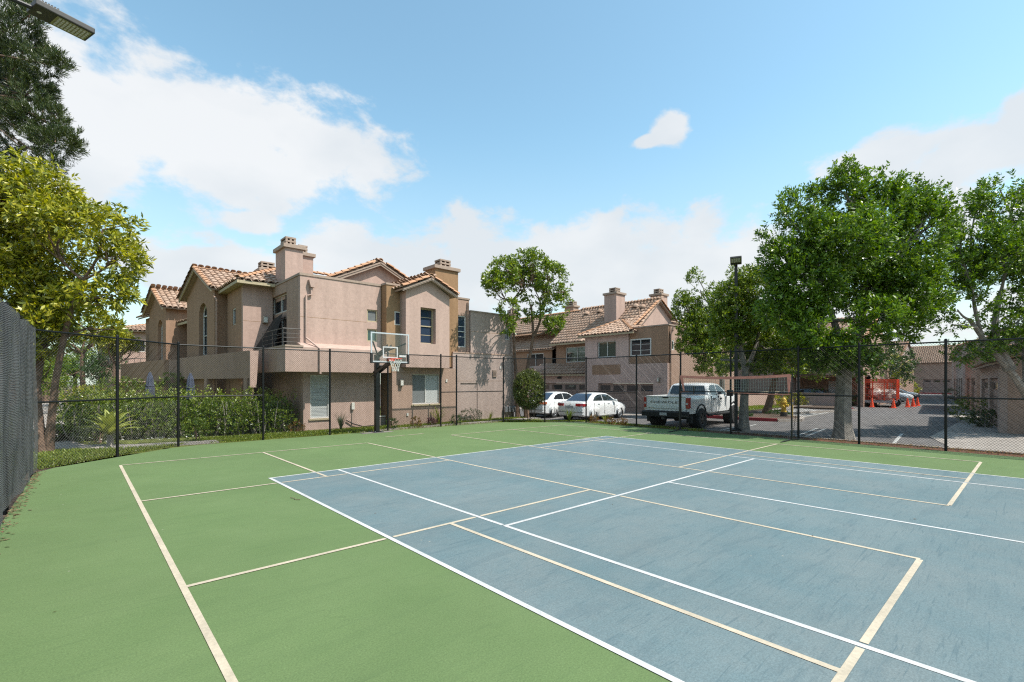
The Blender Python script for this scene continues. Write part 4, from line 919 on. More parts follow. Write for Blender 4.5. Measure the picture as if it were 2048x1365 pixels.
    tubeobj(t, 'downspout', [(-.06, 2.85, 6.0), (-.06, 2.85, 5.85), (-.04, 2.6, 5.7), (-.04, 2.6, .2)], .045, 'stucco_tan', 6)
    # terrace wall below with the stair end
    MB().box(-.42, -.22, -2.3, 7.2, 2.05, 3.12).build('terrace_wall', 'stucco_tan', t); MB().box(-1.0, -.8, 7.2, 17.5, 1.95, 3.05).build('terrace_wall', 'stucco_dark', t); MB().box(-.79, -.43, 7.0, 7.195, 2.05, 3.05).build('terrace_return', 'stucco_tan', t)
    MB().prism([(-.43, -2.31, 1.7), (-.43, -2.31, 3.10), (-.12, -2.31, 3.12), (-.20, -2.31, 1.7)], (0, -.08, 0)).build('stair_end', 'stucco_pink', t)
    MB().box(-.79, -.002, 7.2, 17.4, 2.05, 2.2).build('terrace_floor', 'stucco_dark', t)
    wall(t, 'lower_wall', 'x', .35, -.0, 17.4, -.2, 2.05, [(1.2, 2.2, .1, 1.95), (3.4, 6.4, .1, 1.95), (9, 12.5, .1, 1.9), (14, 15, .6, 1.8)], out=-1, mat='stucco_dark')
    for y0, y1 in ((1.2, 2.2), (3.4, 6.4), (9, 12.5)): window(t, 'x', .35, y0, y1, .1, 1.9, panes=2, depth=.12, frame='bronze_frame', name='patio_door')
    for y in (-2.1, 2.6, 6.8): MB().box(-.44, -.19, y, y + .35, -.2, 2.05).build('terrace_pier', 'stucco_tan', t)
    chimney(t, 3.0, 4.2, 9.0, 10.0, 5.9, 8.15, 'stucco_tan', (3.2, 3.9, 9.2, 9.8))
    return t
gable_wing()

def far_block(label, loc, rz, L_, H, D_=9, mats=('stucco_pink', 'stucco_tan'), wins=(), gar=(), ridge=True, tiles=120, hip=False, balcony=None, rise=1.9, name='row_house'):
    """a two storey row house: front along local y at x=0 (outside is -x)"""
    t = empty(name, label, 'house', loc, rz)
    holes = [(a, b, c, d) for a, b, c, d in wins] + [(a, b, -.2, d) for a, b, d in gar]
    wall(t, 'front_wall', 'x', 0, 0, L_, -.3, H, holes, out=-1, mat=mats[0])
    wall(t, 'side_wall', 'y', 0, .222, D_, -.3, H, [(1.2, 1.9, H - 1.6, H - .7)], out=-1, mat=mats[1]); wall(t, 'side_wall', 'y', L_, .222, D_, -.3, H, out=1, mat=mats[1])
    window(t, 'y', 0, 1.2, 1.9, H - 1.6, H - .7, panes=1, depth=.06)
    MB().box(D_ - .2, D_, .222, L_ - .222, -.3, H).build('back_wall', mats[1], t)
    for a, b, c, d in wins: window(t, 'x', 0, a, b, c, d, panes=2 if b - a > .9 else 1, depth=.08)
    for a, b, d in gar:
        g = MB().box(.12, .18, a + .02, b - .02, -.25, d - .02).build('garage_door', 'garage', t); n = 4
        for k in range(n): w0 = a + (b - a) * (k + .15) / n; MB().box(.105, .118, w0, w0 + (b - a) * .7 / n, d - .5, d - .2).build('door_light', 'glass', g)
        for z in (.45, .92, 1.38): MB().box(.112, .1195, a + .03, b - .03, z, z + .015).build('panel_joint', 'dark', g)
    Rf = Roofs(t); e = .35; x1 = D_ / 2; zr = H + rise
    if hip:
        Rf.plane([(-e, L_ + e, H), (-e, -e, H), (x1, x1 * .8, zr), (x1, L_ - x1 * .8, zr)]); Rf.plane([(-e, -e, H), (D_ + e, -e, H), (x1, x1 * .8, zr)]); Rf.plane([(D_ + e, L_ + e, H), (-e, L_ + e, H), (x1, L_ - x1 * .8, zr)]); Rf.ridge((-e, -e, H), (x1, x1 * .8, zr)); Rf.ridge((x1, x1 * .8, zr), (x1, L_ - x1 * .8, zr))
    else:
        Rf.plane([(-e, L_ + .2, H), (-e, -.2, H), (x1, -.2, zr), (x1, L_ + .2, zr)]); Rf.ridge((-e, -.15, H), (x1, -.15, zr)); Rf.ridge((x1, -.2, zr), (x1, L_ + .2, zr))
        Rf.plane([(D_ + e, -.2, H), (D_ + e, L_ + .2, H), (x1, L_ + .2, zr), (x1, -.2, zr)])
        MB().prism([(0, 0, H), (D_, 0, H), (x1, 0, zr - .1)], (0, .2, 0)).build('gable', mats[0], t)
    Rf.finish(tiles)
    return t

def house_garage():
    """the house across the driveway: garage doors, hipped bay and a long tiled roof"""
    t = empty('garage_house', 'mauve stucco town house with two wide garage doors behind the white sedans', 'house', (26.0, 0, LOT))
    wall(t, 'bay_front', 'x', 0, 3.98, 7.6, 1.95, 5.25, [(4.98, 6.52, 3.72, 4.82)], out=-1, mat='stucco_mauve_lifted'); window(t, 'x', 0, 4.98, 6.52, 3.72, 4.82, panes=2, depth=.14, fw=.06, glass='glass_green')
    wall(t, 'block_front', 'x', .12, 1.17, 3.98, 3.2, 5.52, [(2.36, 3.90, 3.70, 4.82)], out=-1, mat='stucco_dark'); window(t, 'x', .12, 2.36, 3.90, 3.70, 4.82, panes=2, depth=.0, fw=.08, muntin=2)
    wall(t, 'lower_front', 'x', 0, 1.17, 7.6, -.2, 3.2 - 1.25, [(2.16, 6.46, -.2, 1.94)], out=-1, mat='stucco_mauve_lifted'); wall(t, 'mid_front', 'x', 0, 1.17, 3.979, 1.952, 3.199, out=-1, mat='stucco_mauve_lifted')
    MB().box(-.02, -.002, 4.6, 6.95, 2.55, 3.2).build('stucco_panel', 'stucco_dark', t)
    def gdoor(x, a, b, z1):
        g = MB().box(x + .14, x + .2, a + .01, b - .01, -.2, z1 - .01).build('garage_door', 'garage', t)
        for k in range(4): w0 = a + (b - a) * (k + .12) / 4; MB().box(x + .125, x + .139, w0, w0 + (b - a) * .76 / 4, z1 - .50, z1 - .14).build('door_light', 'glass', g)
        for z in (.35, .80, 1.25): MB().box(x + .133, x + .1395, a + .02, b - .02, z, z + .015).build('panel_joint', 'dark', g)
    gdoor(0, 2.16, 6.46, 1.94)
    wall(t, 'side_wall', 'y', 1.17, .223, 9.5, -.2, 5.5, [(.45, .75, 4.0, 4.62)], out=-1, mat='stucco_tan'); window(t, 'y', 1.17, .45, .75, 4.0, 4.62, panes=1, depth=.03, fw=.07, glass='glass_green')
    MB().box(.10, 9.5, 1.13, 1.4, 5.52, 5.60).build('coping', 'trim', t); MB().box(.08, .36, 1.41, 3.98, 5.52, 5.60).build('coping', 'trim', t); MB().box(.37, 5, 1.41, 5, 5.2, 5.24).build('flat_roof', 'concrete_dark', t)
    tubeobj(t, 'downspout', [(.30, 1.0, 5.3), (.22, 1.06, 4.9), (.22, 1.08, .1)], .045, 'stucco_tan', 6); tubeobj(t, 'scupper', [(.34, .98, 5.38), (.30, 1.0, 5.18)], .09, 'stucco_tan', 6)
    wall(t, 'bay_side', 'y', 7.6, .223, 3, -.2, 5.25, out=1, mat='stucco_mauve_lifted')
    # recessed middle part and left part
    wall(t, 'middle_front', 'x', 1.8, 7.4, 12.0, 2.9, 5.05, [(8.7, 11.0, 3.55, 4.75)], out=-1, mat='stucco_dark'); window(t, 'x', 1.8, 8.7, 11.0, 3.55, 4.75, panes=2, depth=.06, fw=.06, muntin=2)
    wall(t, 'middle_lower', 'x', 1.2, 7.6, 14.6, -.2, 2.62, [(8.0, 13.6, -.2, 1.95)], out=-1, mat='stucco_mauve_lifted'); gdoor(1.2, 8.0, 13.6, 1.95)
    for y in (8.4, 13.2): wall_light(t, 1.2, y, 2.2, -1, 0)
    MB().box(1.14, 1.198, 10.9, 11.3, 2.28, 2.44).build('house_vent', 'dark', t)
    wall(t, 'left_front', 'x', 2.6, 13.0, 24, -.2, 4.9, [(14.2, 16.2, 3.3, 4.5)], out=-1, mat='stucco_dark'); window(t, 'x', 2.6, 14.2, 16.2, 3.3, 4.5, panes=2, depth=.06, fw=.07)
    MB().prism([(2.6, 13.0, 2.9), (7, 13.0, 2.9), (7, 13.0, 6.6), (2.6, 13.0, 4.9)], (0, .2, 0)).build('left_gable', 'stucco_tan', t)
    MB().box(1.25, 2.2, 12.6, 14.0, 2.65, 3.35).build('balcony_wall', 'stucco_mauve_lifted', t)
    wall_light(t, -.0, 1.75, 2.0, -1, 0, .14)
    Rf = Roofs(t)
    zr = 8.05; xr = 5.0
    # long main roof, gable end towards the lot
    Rf.plane([(.95, 13.0, 4.95), (.95, 7.4, 4.95), (xr, 4.3, zr - .0), (xr, 16.0, zr)][:0] or [(1.2, 12.2, 5.05), (1.2, 4.6, 5.05), (xr, 4.6, zr), (xr, 12.2, zr)])
    Rf.plane([(2.8, 24, 6.35), (2.8, 12.2, 6.35), (xr + .1, 12.2, zr), (xr + .1, 24, zr)]); Rf.plane([(2.3, 24, 4.75), (2.3, 12.8, 4.75), (5.2, 12.8, 6.6), (5.2, 24, 6.6)])
    Rf.ridge((1.3, 4.62, 5.65), (xr, 4.62, zr), lift=.06); Rf.ridge((xr, 4.6, zr), (xr, 24, zr)); Rf.ridge((8.6, 4.62, 5.8), (xr, 4.62, zr), lift=.06); Rf.ridge((2.35, 12.85, 4.8), (5.2, 12.85, 6.62), lift=.06)
    Rf.plane([(xr + 4, 4.6, 5.6), (xr + 4, 12, 5.6), (xr, 12, zr), (xr, 4.6, zr)])
    MB().prism([(1.5, 4.85, 5.2), (8.5, 4.85, 5.2), (8.5, 4.85, 5.8), (xr, 4.85, zr - .1), (1.5, 4.85, 5.7)], (0, .25, 0)).build('end_gable', 'stucco_pink', t)
    # hipped bay roof
    e = .35
    Rf.plane([(-e, 7.95, 5.27), (-e, 3.45, 5.27), (1.75, 5.7, 6.35)]); Rf.plane([(-e, 3.45, 5.27), (3.6, 3.45, 5.27), (3.6, 5.7, 6.35), (1.75, 5.7, 6.35)]); Rf.plane([(3.0, 7.95, 5.27), (-e, 7.95, 5.27), (1.75, 5.7, 6.35), (3.0, 5.7, 6.35)])
    for y in (7.95, 3.45): Rf.ridge((-e, y, 5.3), (1.75, 5.7, 6.38))
    # pent roof over the left garage, and a small roof behind the parapet
    Rf.plane([(.75, 13.9, 2.62), (.75, 7.6, 2.62), (1.8, 7.6, 3.35), (1.8, 13.9, 3.35)]); Rf.plane([(8.3, 4.0, 5.75), (8.3, 1.5, 5.75), (10.6, 1.5, 6.8), (10.6, 4.0, 6.8)][:0] or [(5.4, 2.4, 5.7), (9.6, 2.4, 5.7), (9.6, 4.4, 6.5), (6.4, 4.4, 6.5)])
    Rf.finish(295)
    for y0, y1, x, z in ((3.4, 8.0, -.36, 5.16), (7.9, 13.9, .74, 2.50)): MB().box(x, x + .07, y0, y1, z, z + .1).build('gutter', 'cream_trim', t)
    MB().box(1.16, 1.22, 8.0, 12.2, 4.92, 5.04).build('gutter', 'cream_trim', t)
    chimney(t, 2.9, 4.0, 7.0, 8.1, 5.8, 8.75, 'stucco_pink', (3.1, 3.7, 7.2, 7.8)); chimney(t, 5.6, 6.5, 4.9, 5.8, 6.5, 8.7, 'stucco_pink', (5.7, 6.3, 5.1, 5.6)); chimney(t, 5.3, 6.0, 13.2, 14.2, 7.6, 8.75, 'stucco_tan', (5.4, 5.9, 13.3, 14.1)); chimney(t, 5.3, 6.2, 21.2, 22.4, 7.4, 8.9, 'stucco_pink', (5.4, 6, 21.4, 22))
    for y, x in ((10.9, 4.4), (9.6, 4.45), (6.3, 4.5), (5.6, 4.3), (19.5, 4.3)):
        z = 5.05 + (x - 1.2) / 3.8 * 3.0; d = MB().lathe([(.28, -.05), (.26, .06), (.16, .18), (.001, .24)], (x - .1, y, z + .05), 12).build('dormer_vent', 'tile', t)
    for y, x in ((9.6, 3.1), (5.4, 3.4)): z = 5.05 + (x - 1.2) / 3.8 * 3.0; tubeobj(t, 'vent_pipe', [(x, y, z), (x, y, z + .55)], .06, 'tile')
    return t
house_garage()

def house_back():
    """tan house across the hatched bay, seen under the trees"""
    t = empty('tan_house', 'tan stucco house with recessed entry and low garden wall behind the striped bay', 'house', (47, -3.6, LOT), R(0))
    wall(t, 'front_wall', 'x', 0, 4.2, 16, -.2, 5.6, [(5.2, 6.6, 3.4, 4.6), (9.0, 10.0, 1.0, 2.4), (12.5, 14.2, 3.3, 4.6)], out=-1, mat='stucco_tan')
    window(t, 'x', 0, 5.2, 6.6, 3.4, 4.6, depth=.08); window(t, 'x', 0, 9.0, 10.0, 1.0, 2.4, depth=.08); window(t, 'x', 0, 12.5, 14.2, 3.3, 4.6, depth=.08)
    wall(t, 'upper_wall', 'x', -1.0, -1.0, 4.199, 2.6, 5.6, [(.6, 2.2, 3.6, 4.8)], out=-1, mat='stucco_tan'); window(t, 'x', -1.0, .6, 2.2, 3.6, 4.8, depth=.08)
    MB().box(-1.0, 0, 4.2, 4.4, -.2, 5.6).build('return_wall', 'stucco_tan', t); wall(t, 'entry_wall', 'x', 1.2, -1, 4.19, -.2, 2.6, [(1.0, 2.0, -.2, 2.1)], out=-1, mat='stucco_dark'); MB().box(1.3, 1.36, 1.0, 2.0, -.2, 2.1).build('front_door', 'white_frame', t)
    MB().box(-.9, -.5, -1, -.6, -.2, 2.59).build('entry_pier', 'stucco_tan', t); MB().box(-.78, 1.2, -.9, 4.19, 2.45, 2.59).build('entry_soffit', 'stucco_dark', t)
    wall(t, 'side_wall', 'y', -1.0, -.78, 9, 2.6, 5.6, out=-1, mat='stucco_tan'); wall(t, 'side_wall_lower', 'y', -1.0, 1.2, 9, -.2, 2.59, out=-1, mat='stucco_tan')
    Rf = Roofs(t); Rf.plane([(-1.4, 16.2, 5.6), (-1.4, -1.3, 5.6), (3.5, -1.3, 7.7), (3.5, 16.2, 7.7)]); Rf.ridge((-1.3, -1.25, 5.62), (3.5, -1.25, 7.7)); Rf.finish(120)
    MB().prism([(-1, -1, 5.6), (8, -1, 5.6), (3.5, -1, 7.6)], (0, .2, 0)).build('gable', 'stucco_tan', t)
    return t
house_back()
gw = MB().box(44.0, 44.22, -3.4, 4.5, LOT - .1, .95).build('garden_wall', 'stucco_mauve'); tag(gw, 'low mauve stucco garden wall beside the striped parking bay', 'garden wall')
MB().box(43.96, 44.26, -3.42, 4.52, .952, 1.01).build('wall_cap', 'trim', gw)
pw = MB().box(33.2, 46, 1.05, 1.25, LOT - .1, 1.05).build('garden_wall', 'stucco_pink'); tag(pw, 'pink stucco garden wall above the bright lawn patch', 'garden wall')
MB().box(33.18, 46.02, 1.02, 1.28, 1.052, 1.10).build('wall_cap', 'cream_trim', pw)

# garage row on the right of the lane: fronts turned to the lane (away from the sun)
def garage_row(label, t0, t1, H, gar, wins, mats, rise=1.5):
    d = Vector((math.cos(R(6.3)), math.sin(R(6.3)), 0)); p = Vector((26.2, -13.06, LOT)) + d * t0
    return far_block(label, p, R(-90 + 6.3), t1 - t0, H, 8, mats, wins, gar, tiles=60, rise=rise, name='lane_house')
garage_row('low brown lane house with tiled eave beside the round shrubs', 0, 10.8, 2.75, [(.8, 4.6, 2.2), (5.6, 9.8, 2.2)], [], ('stucco_mauve', 'stucco_tan'), 1.0)
far_block('two storey pink house rising behind the low lane garage and tree limbs', (27.2, -15.6, LOT), R(-90 + 6.3), 11, 5.2, 7, ('stucco_mauve', 'stucco_tan'), [(2, 2.8, 3.2, 4.6), (5, 6.5, 3.4, 4.6)], [], tiles=40, rise=1.3, name='lane_house')
garage_row('tan lane house between the low garage and the tall mauve house', 14, 29, 3.7, [(1.5, 5.5, 2.3), (8, 12, 2.3)], [], ('stucco_tan', 'stucco_pink'), 1.0)
garage_row('tall mauve lane house with narrow window strips and dark garage doors', 33.0, 72.0, 5.3, [(1.5, 5.2, 2.4), (7.0, 10.7, 2.4), (14, 18.5, 2.4), (22, 27, 2.4)], [(2.0, 2.8, 3.2, 4.8), (4.6, 5.4, 3.2, 4.8), (7.4, 8.2, 3.2, 4.8), (10.2, 11, 3.2, 4.8), (15, 17, 3.4, 4.6), (23, 25, 3.4, 4.6)], ('stucco_mauve', 'stucco_pink'))
far_block('far pink row house with red tiled roof closing the end of the lane', (112, -22, 0), R(0), 34, 5.3, 10, ('stucco_tan', 'stucco_pink'), [(4, 6, 3.2, 4.6), (10, 12.5, 3.2, 4.6), (16, 18, 3.2, 4.6), (24, 26.5, 3.2, 4.6)], [(8.5, 13.5, 2.4), (17, 22, 2.4), (26, 31, 2.4)], tiles=0, rise=3.2)
far_block('distant tan row house behind the parked cars under the trees', (78, -2, 0), R(0), 20, 5.2, 10, ('stucco_mauve', 'stucco_tan'), [(3, 5, 3.2, 4.4), (9, 11, 3.2, 4.4)], [(2.5, 7, 2.3), (10, 15, 2.3)], tiles=0, rise=2.2)
# building beyond the garden on the left
fb = far_block('far pink house with balcony rail at the end of the garden path', (1.4, 33.5, 0), R(5), 9, 5.9, 10, ('stucco_tan', 'stucco_pink'), [(2.5, 4, 3.4, 5.0)], [], tiles=80, hip=True, rise=1.4)
MB().box(-.6, 2.6, -1.4, -.02, 1.9, 2.95).build('balcony', 'stucco_pink', fb)
for k in range(9): MB().tube([(-.55 + k * .38, -1.38, 2.95), (-.55 + k * .38, -1.38, 3.7)], .015, 6).build('baluster', 'fixture', fb)
MB().tube([(-.6, -1.38, 3.7), (2.6, -1.38, 3.7)], .025, 6).build('balcony_rail', 'fixture', fb)
far_block('low pink house half hidden by trees beside the garden path', (-9.5, 50, 0), R(4), 10, 3.0, 8, ('stucco_pink', 'stucco_tan'), [(2, 4, 1, 2.4), (6, 8, 1, 2.4)], [], tiles=0, rise=1.5)
# ================================================================== vehicles
def apply_bool(o, cutters):
    for c in cutters:
        m = o.modifiers.new('cut', 'BOOLEAN'); m.operation = 'DIFFERENCE'; m.solver = 'EXACT'; m.object = c
    dg = bpy.context.evaluated_depsgraph_get(); me = bpy.data.meshes.new_from_object(o.evaluated_get(dg))
    o.modifiers.clear(); me.materials.clear()
    for mt in o.data.materials: me.materials.append(mt)
    o.data = me
    for c in cutters: bpy.data.objects.remove(c)
    me.polygons.foreach_set('use_smooth', [True] * len(me.polygons))
    try: me.set_sharp_from_angle(angle=R(35))
    except Exception: pass
def loft(secs, close=True):
    """sections: list of lists of points (same count), closed rings"""
    mb = MB(); n = len(secs[0])
    for s in secs: mb.v += s
    for k in range(len(secs) - 1):
        for q in range(n): a = k * n + q; b = k * n + (q + 1) % n; mb.f.append((a, b, b + n, a + n))
    mb.f.append(tuple(range(n - 1, -1, -1))); e = (len(secs) - 1) * n; mb.f.append(tuple(range(e, e + n)))
    return mb
def sec(x, half):
    """half: (y,z) from bottom centre to top centre; mirrored into a ring"""
    r = [(x, y, z) for y, z in half]; l = [(x, -y, z) for y, z in reversed(half) if y > 1e-6]
    return r + l
def wheel(parent, x, y, r, wd, side, rimr, spokes=5, rim='alloy', z=None):
    z = r if z is None else z
    w_ = MB().lathe([(.001, -wd * .2), (rimr * .8, -wd * .2), (rimr * .8, wd * .1), (.001, wd * .1)], (x, y, z), 18, 'y').build('wheel', 'fixture', parent)
    MB().lathe([(rimr, -wd / 2), (r * .93, -wd / 2), (r, -wd * .36), (r, wd * .36), (r * .93, wd / 2), (rimr, wd / 2), (rimr * .96, wd * .3), (rimr * .96, -wd * .3), (rimr, -wd / 2)], (x, y, z), 28, 'y').build('tyre', 'rubber', w_, True)
    mb = MB(); f = y + side * wd * .40
    mb.lathe([(rimr * .90, 0), (rimr * 1.0, side * wd * .07), (rimr * 1.0, -side * wd * .2), (rimr * .9, -side * wd * .2)], (x, f, z), 24, 'y')
    mb.lathe([(.001, side * .02), (rimr * .22, side * .015), (rimr * .24, -side * .04), (.001, -side * .04)], (x, f, z), 12, 'y')
    for k in range(spokes):
        for da in (-.16, .16):
            a = 2 * math.pi * k / spokes + da; c, s = math.cos(a), math.sin(a); p0, p1, hw = rimr * .16, rimr * .96, rimr * .075
            mb.prism([(x + c * p0 - s * hw, f - side * .03, z + s * p0 + c * hw), (x + c * p1 - s * hw, f - side * .02, z + s * p1 + c * hw), (x + c * p1 + s * hw, f - side * .02, z + s * p1 - c * hw), (x + c * p0 + s * hw, f - side * .03, z + s * p0 - c * hw)], (0, side * .035, 0))
    mb.build('rim', rim, w_)
    return w_
def side_y(z, b=.80, s=.42, z0=.98): return b - (z - z0) * s
def sedan(label, loc, rz, paint='car_white', lamps='lamp_red', group='parked cars', slim=False, detail=True):
    t = empty('sedan', label, 'car', loc, rz, group)
    W = .89
    st = [(0.0, .40, .70, .62), (.05, .30, .88, .76), (.16, .25, .985, .83), (.45, .22, 1.02, .875), (.85, .20, 1.015, .89), (1.6, .19, 1.0, .89), (2.4, .19, .98, .885), (3.2, .19, .96, .885), (3.62, .19, .93, .885), (4.0, .20, .875, .87), (4.35, .22, .79, .83), (4.55, .27, .70, .74), (4.64, .36, .60, .60)]
    S = []
    for x, zl, zt, hw in st:
        m = zl + (zt - zl) * .55
        S.append(sec(x, [(0, zl), (hw * .86, zl), (hw * .97, zl + .07), (hw, m), (hw * .985, zt - .13), (hw * .92, zt - .03), (hw * .80, zt), (0, zt + .015)]))
    body = loft(S).build('body', paint, t)
    cut = []
    for x in (.98, 3.68):
        for sy in (-1, 1):
            c = MB().lathe([(.001, -.18), (.37, -.18), (.37, .18), (.001, .18)], (x, sy * .80, .33), 26, 'y'); c.v = [v for v in c.v]; c.f.append(tuple(range(26)))
            co = c.build('cut', 'dark', t); cut.append(co)
    apply_bool(body, cut)
    MB().box(.5, 4.2, -.60, .60, .16, .60).build('underbody', 'dark', t)
    for x in (.98, 3.68):
        for sy in (-1, 1): MB().lathe([(.001, sy * .63), (.366, sy * .63), (.366, sy * .865)], (x, 0, .33), 26, 'y').build('wheel_liner', 'dark', t)
    prof = [(.62, 1.0), (.86, 1.12), (1.15, 1.28), (1.45, 1.395), (1.85, 1.445), (2.25, 1.455), (2.65, 1.42), (2.95, 1.30), (3.25, 1.13), (3.6, .94)]
    S = []
    for x, zt in prof:
        zs = max(zt - .05, .93); S.append(sec(x, [(0, .90), (side_y(.93), .93), (side_y(zs), zs), (side_y(zs) - .07, zt - .012), (0, zt + .012)]))
    loft(S).build('cabin', paint, t, True)
    for sy in (-1, 1):
        for nm, pts in (('rear_door_glass', [(1.02, 1.05), (1.30, 1.25), (1.62, 1.345), (1.98, 1.375), (1.98, 1.03)]), ('front_door_glass', [(2.04, 1.03), (2.04, 1.375), (2.42, 1.365), (2.72, 1.31), (3.10, 1.08), (3.16, 1.0)])):
            MB().prism([(x, sy * (side_y(z) + .004), z) for x, z in pts], (0, sy * .006, 0)).build(nm, 'glass', t)
        for x in (1.35, 2.35): MB().box(x, x + .20, min(sy * .878, sy * .905), max(sy * .878, sy * .905), .865, .895).build('door_handle', paint, t, bevel=.008)
        MB().box(2.95, 3.12, min(sy * .86, sy * 1.02), max(sy * .86, sy * 1.02), .98, 1.09).build('mirror', paint, t, bevel=.025)
        for x in (1.0, 2.01, 3.05): MB().box(x, x + .008, min(sy * .872, sy * .8935), max(sy * .872, sy * .8935), .35, .92).build('door_seam', 'dark', t)
        tl = MB().prism([(-.012 + .02, sy * .36, .80), (-.012 + .05, sy * .74, .80), (.16, sy * .845, .80), (.20, sy * .845, .93), (.06, sy * .74, .93), (.03, sy * .42, .91)], (-.006, sy * .003, 0))
        mb = MB(); ring = [(.012, .36), (.045, .62), (.09, .78), (.30, .868)]
        for (x0, y0), (x1, y1) in zip(ring, ring[1:]): mb.prism([(x0 - .018, sy * (y0 + .004), .79), (x1 - .018, sy * (y1 + .012), .79), (x1 + .01, sy * (y1 + .008), .92), (x0 + .012, sy * (y0 + .002), .92)], (-.02, sy * .012, 0))
        mb.build('tail_lamp', lamps, t)
        MB().prism([(4.30, sy * .80, .62), (4.55, sy * .66, .60), (4.52, sy * .62, .70), (4.22, sy * .79, .74)], (.03, sy * .03, 0)).build('headlamp', 'lamp_clear', t)
    mb = MB(); pts = [(.66, 1.035), (.86, 1.14), (1.15, 1.30), (1.40, 1.395)]
    for (x0, z0), (x1, z1) in zip(pts, pts[1:]): mb.poly([(x0 - .01, -side_y(z0) + .14, z0 + .006), (x0 - .01, side_y(z0) - .14, z0 + .006), (x1 - .01, side_y(z1) - .13, z1 + .012), (x1 - .01, -side_y(z1) + .13, z1 + .012)])
    mb.build('rear_window', 'glass_blue', t)
    mb = MB(); pts = [(2.72, 1.41), (2.95, 1.315), (3.25, 1.145), (3.52, .985)]
    for (x0, z0), (x1, z1) in zip(pts, pts[1:]): mb.poly([(x0 + .012, -side_y(z0) + .12, z0 + .012), (x0 + .012, side_y(z0) - .12, z0 + .012), (x1 + .012, side_y(z1) - .10, z1 + .012), (x1 + .012, -side_y(z1) + .10, z1 + .012)])
    mb.build('windscreen', 'glass', t)
    MB().box(-.012, .04, -.26, .26, .68, .81).build('number_plate', 'plate', t); 
    mb = MB(); mb.lathe([(.05, 0), (.062, 0), (.062, -.012), (.05, -.012), (.05, 0)], (.035, 0, .905), 16, 'x'); mb.build('boot_emblem', 'alloy', t)
    MB().prism([(-.02, -.70, .47), (-.02, .70, .47), (.10, .80, .47), (.10, -.80, .47)], (0, 0, .012)).build('bumper_crease', 'dark', t)
    MB().tube([(.3, -.45, .24), (-.01, -.45, .24)], .032, 8).build('exhaust', 'fixture', t)
    for x in (.98, 3.68):
        for sy in (-1, 1): wheel(t, x, sy * .775, .325, .205, sy, .215)
    return t
sedan('white sedan with red tail lamps parked behind the angled court fence', (18.12, 2.22, LOT), R(6), 'car_white', group='white sedans by the court')
sedan('white sedan half hidden by the clipped shrub and fence', (18.25, 5.15, LOT), R(6), 'car_white', 'lamp_amber', group='white sedans by the court')
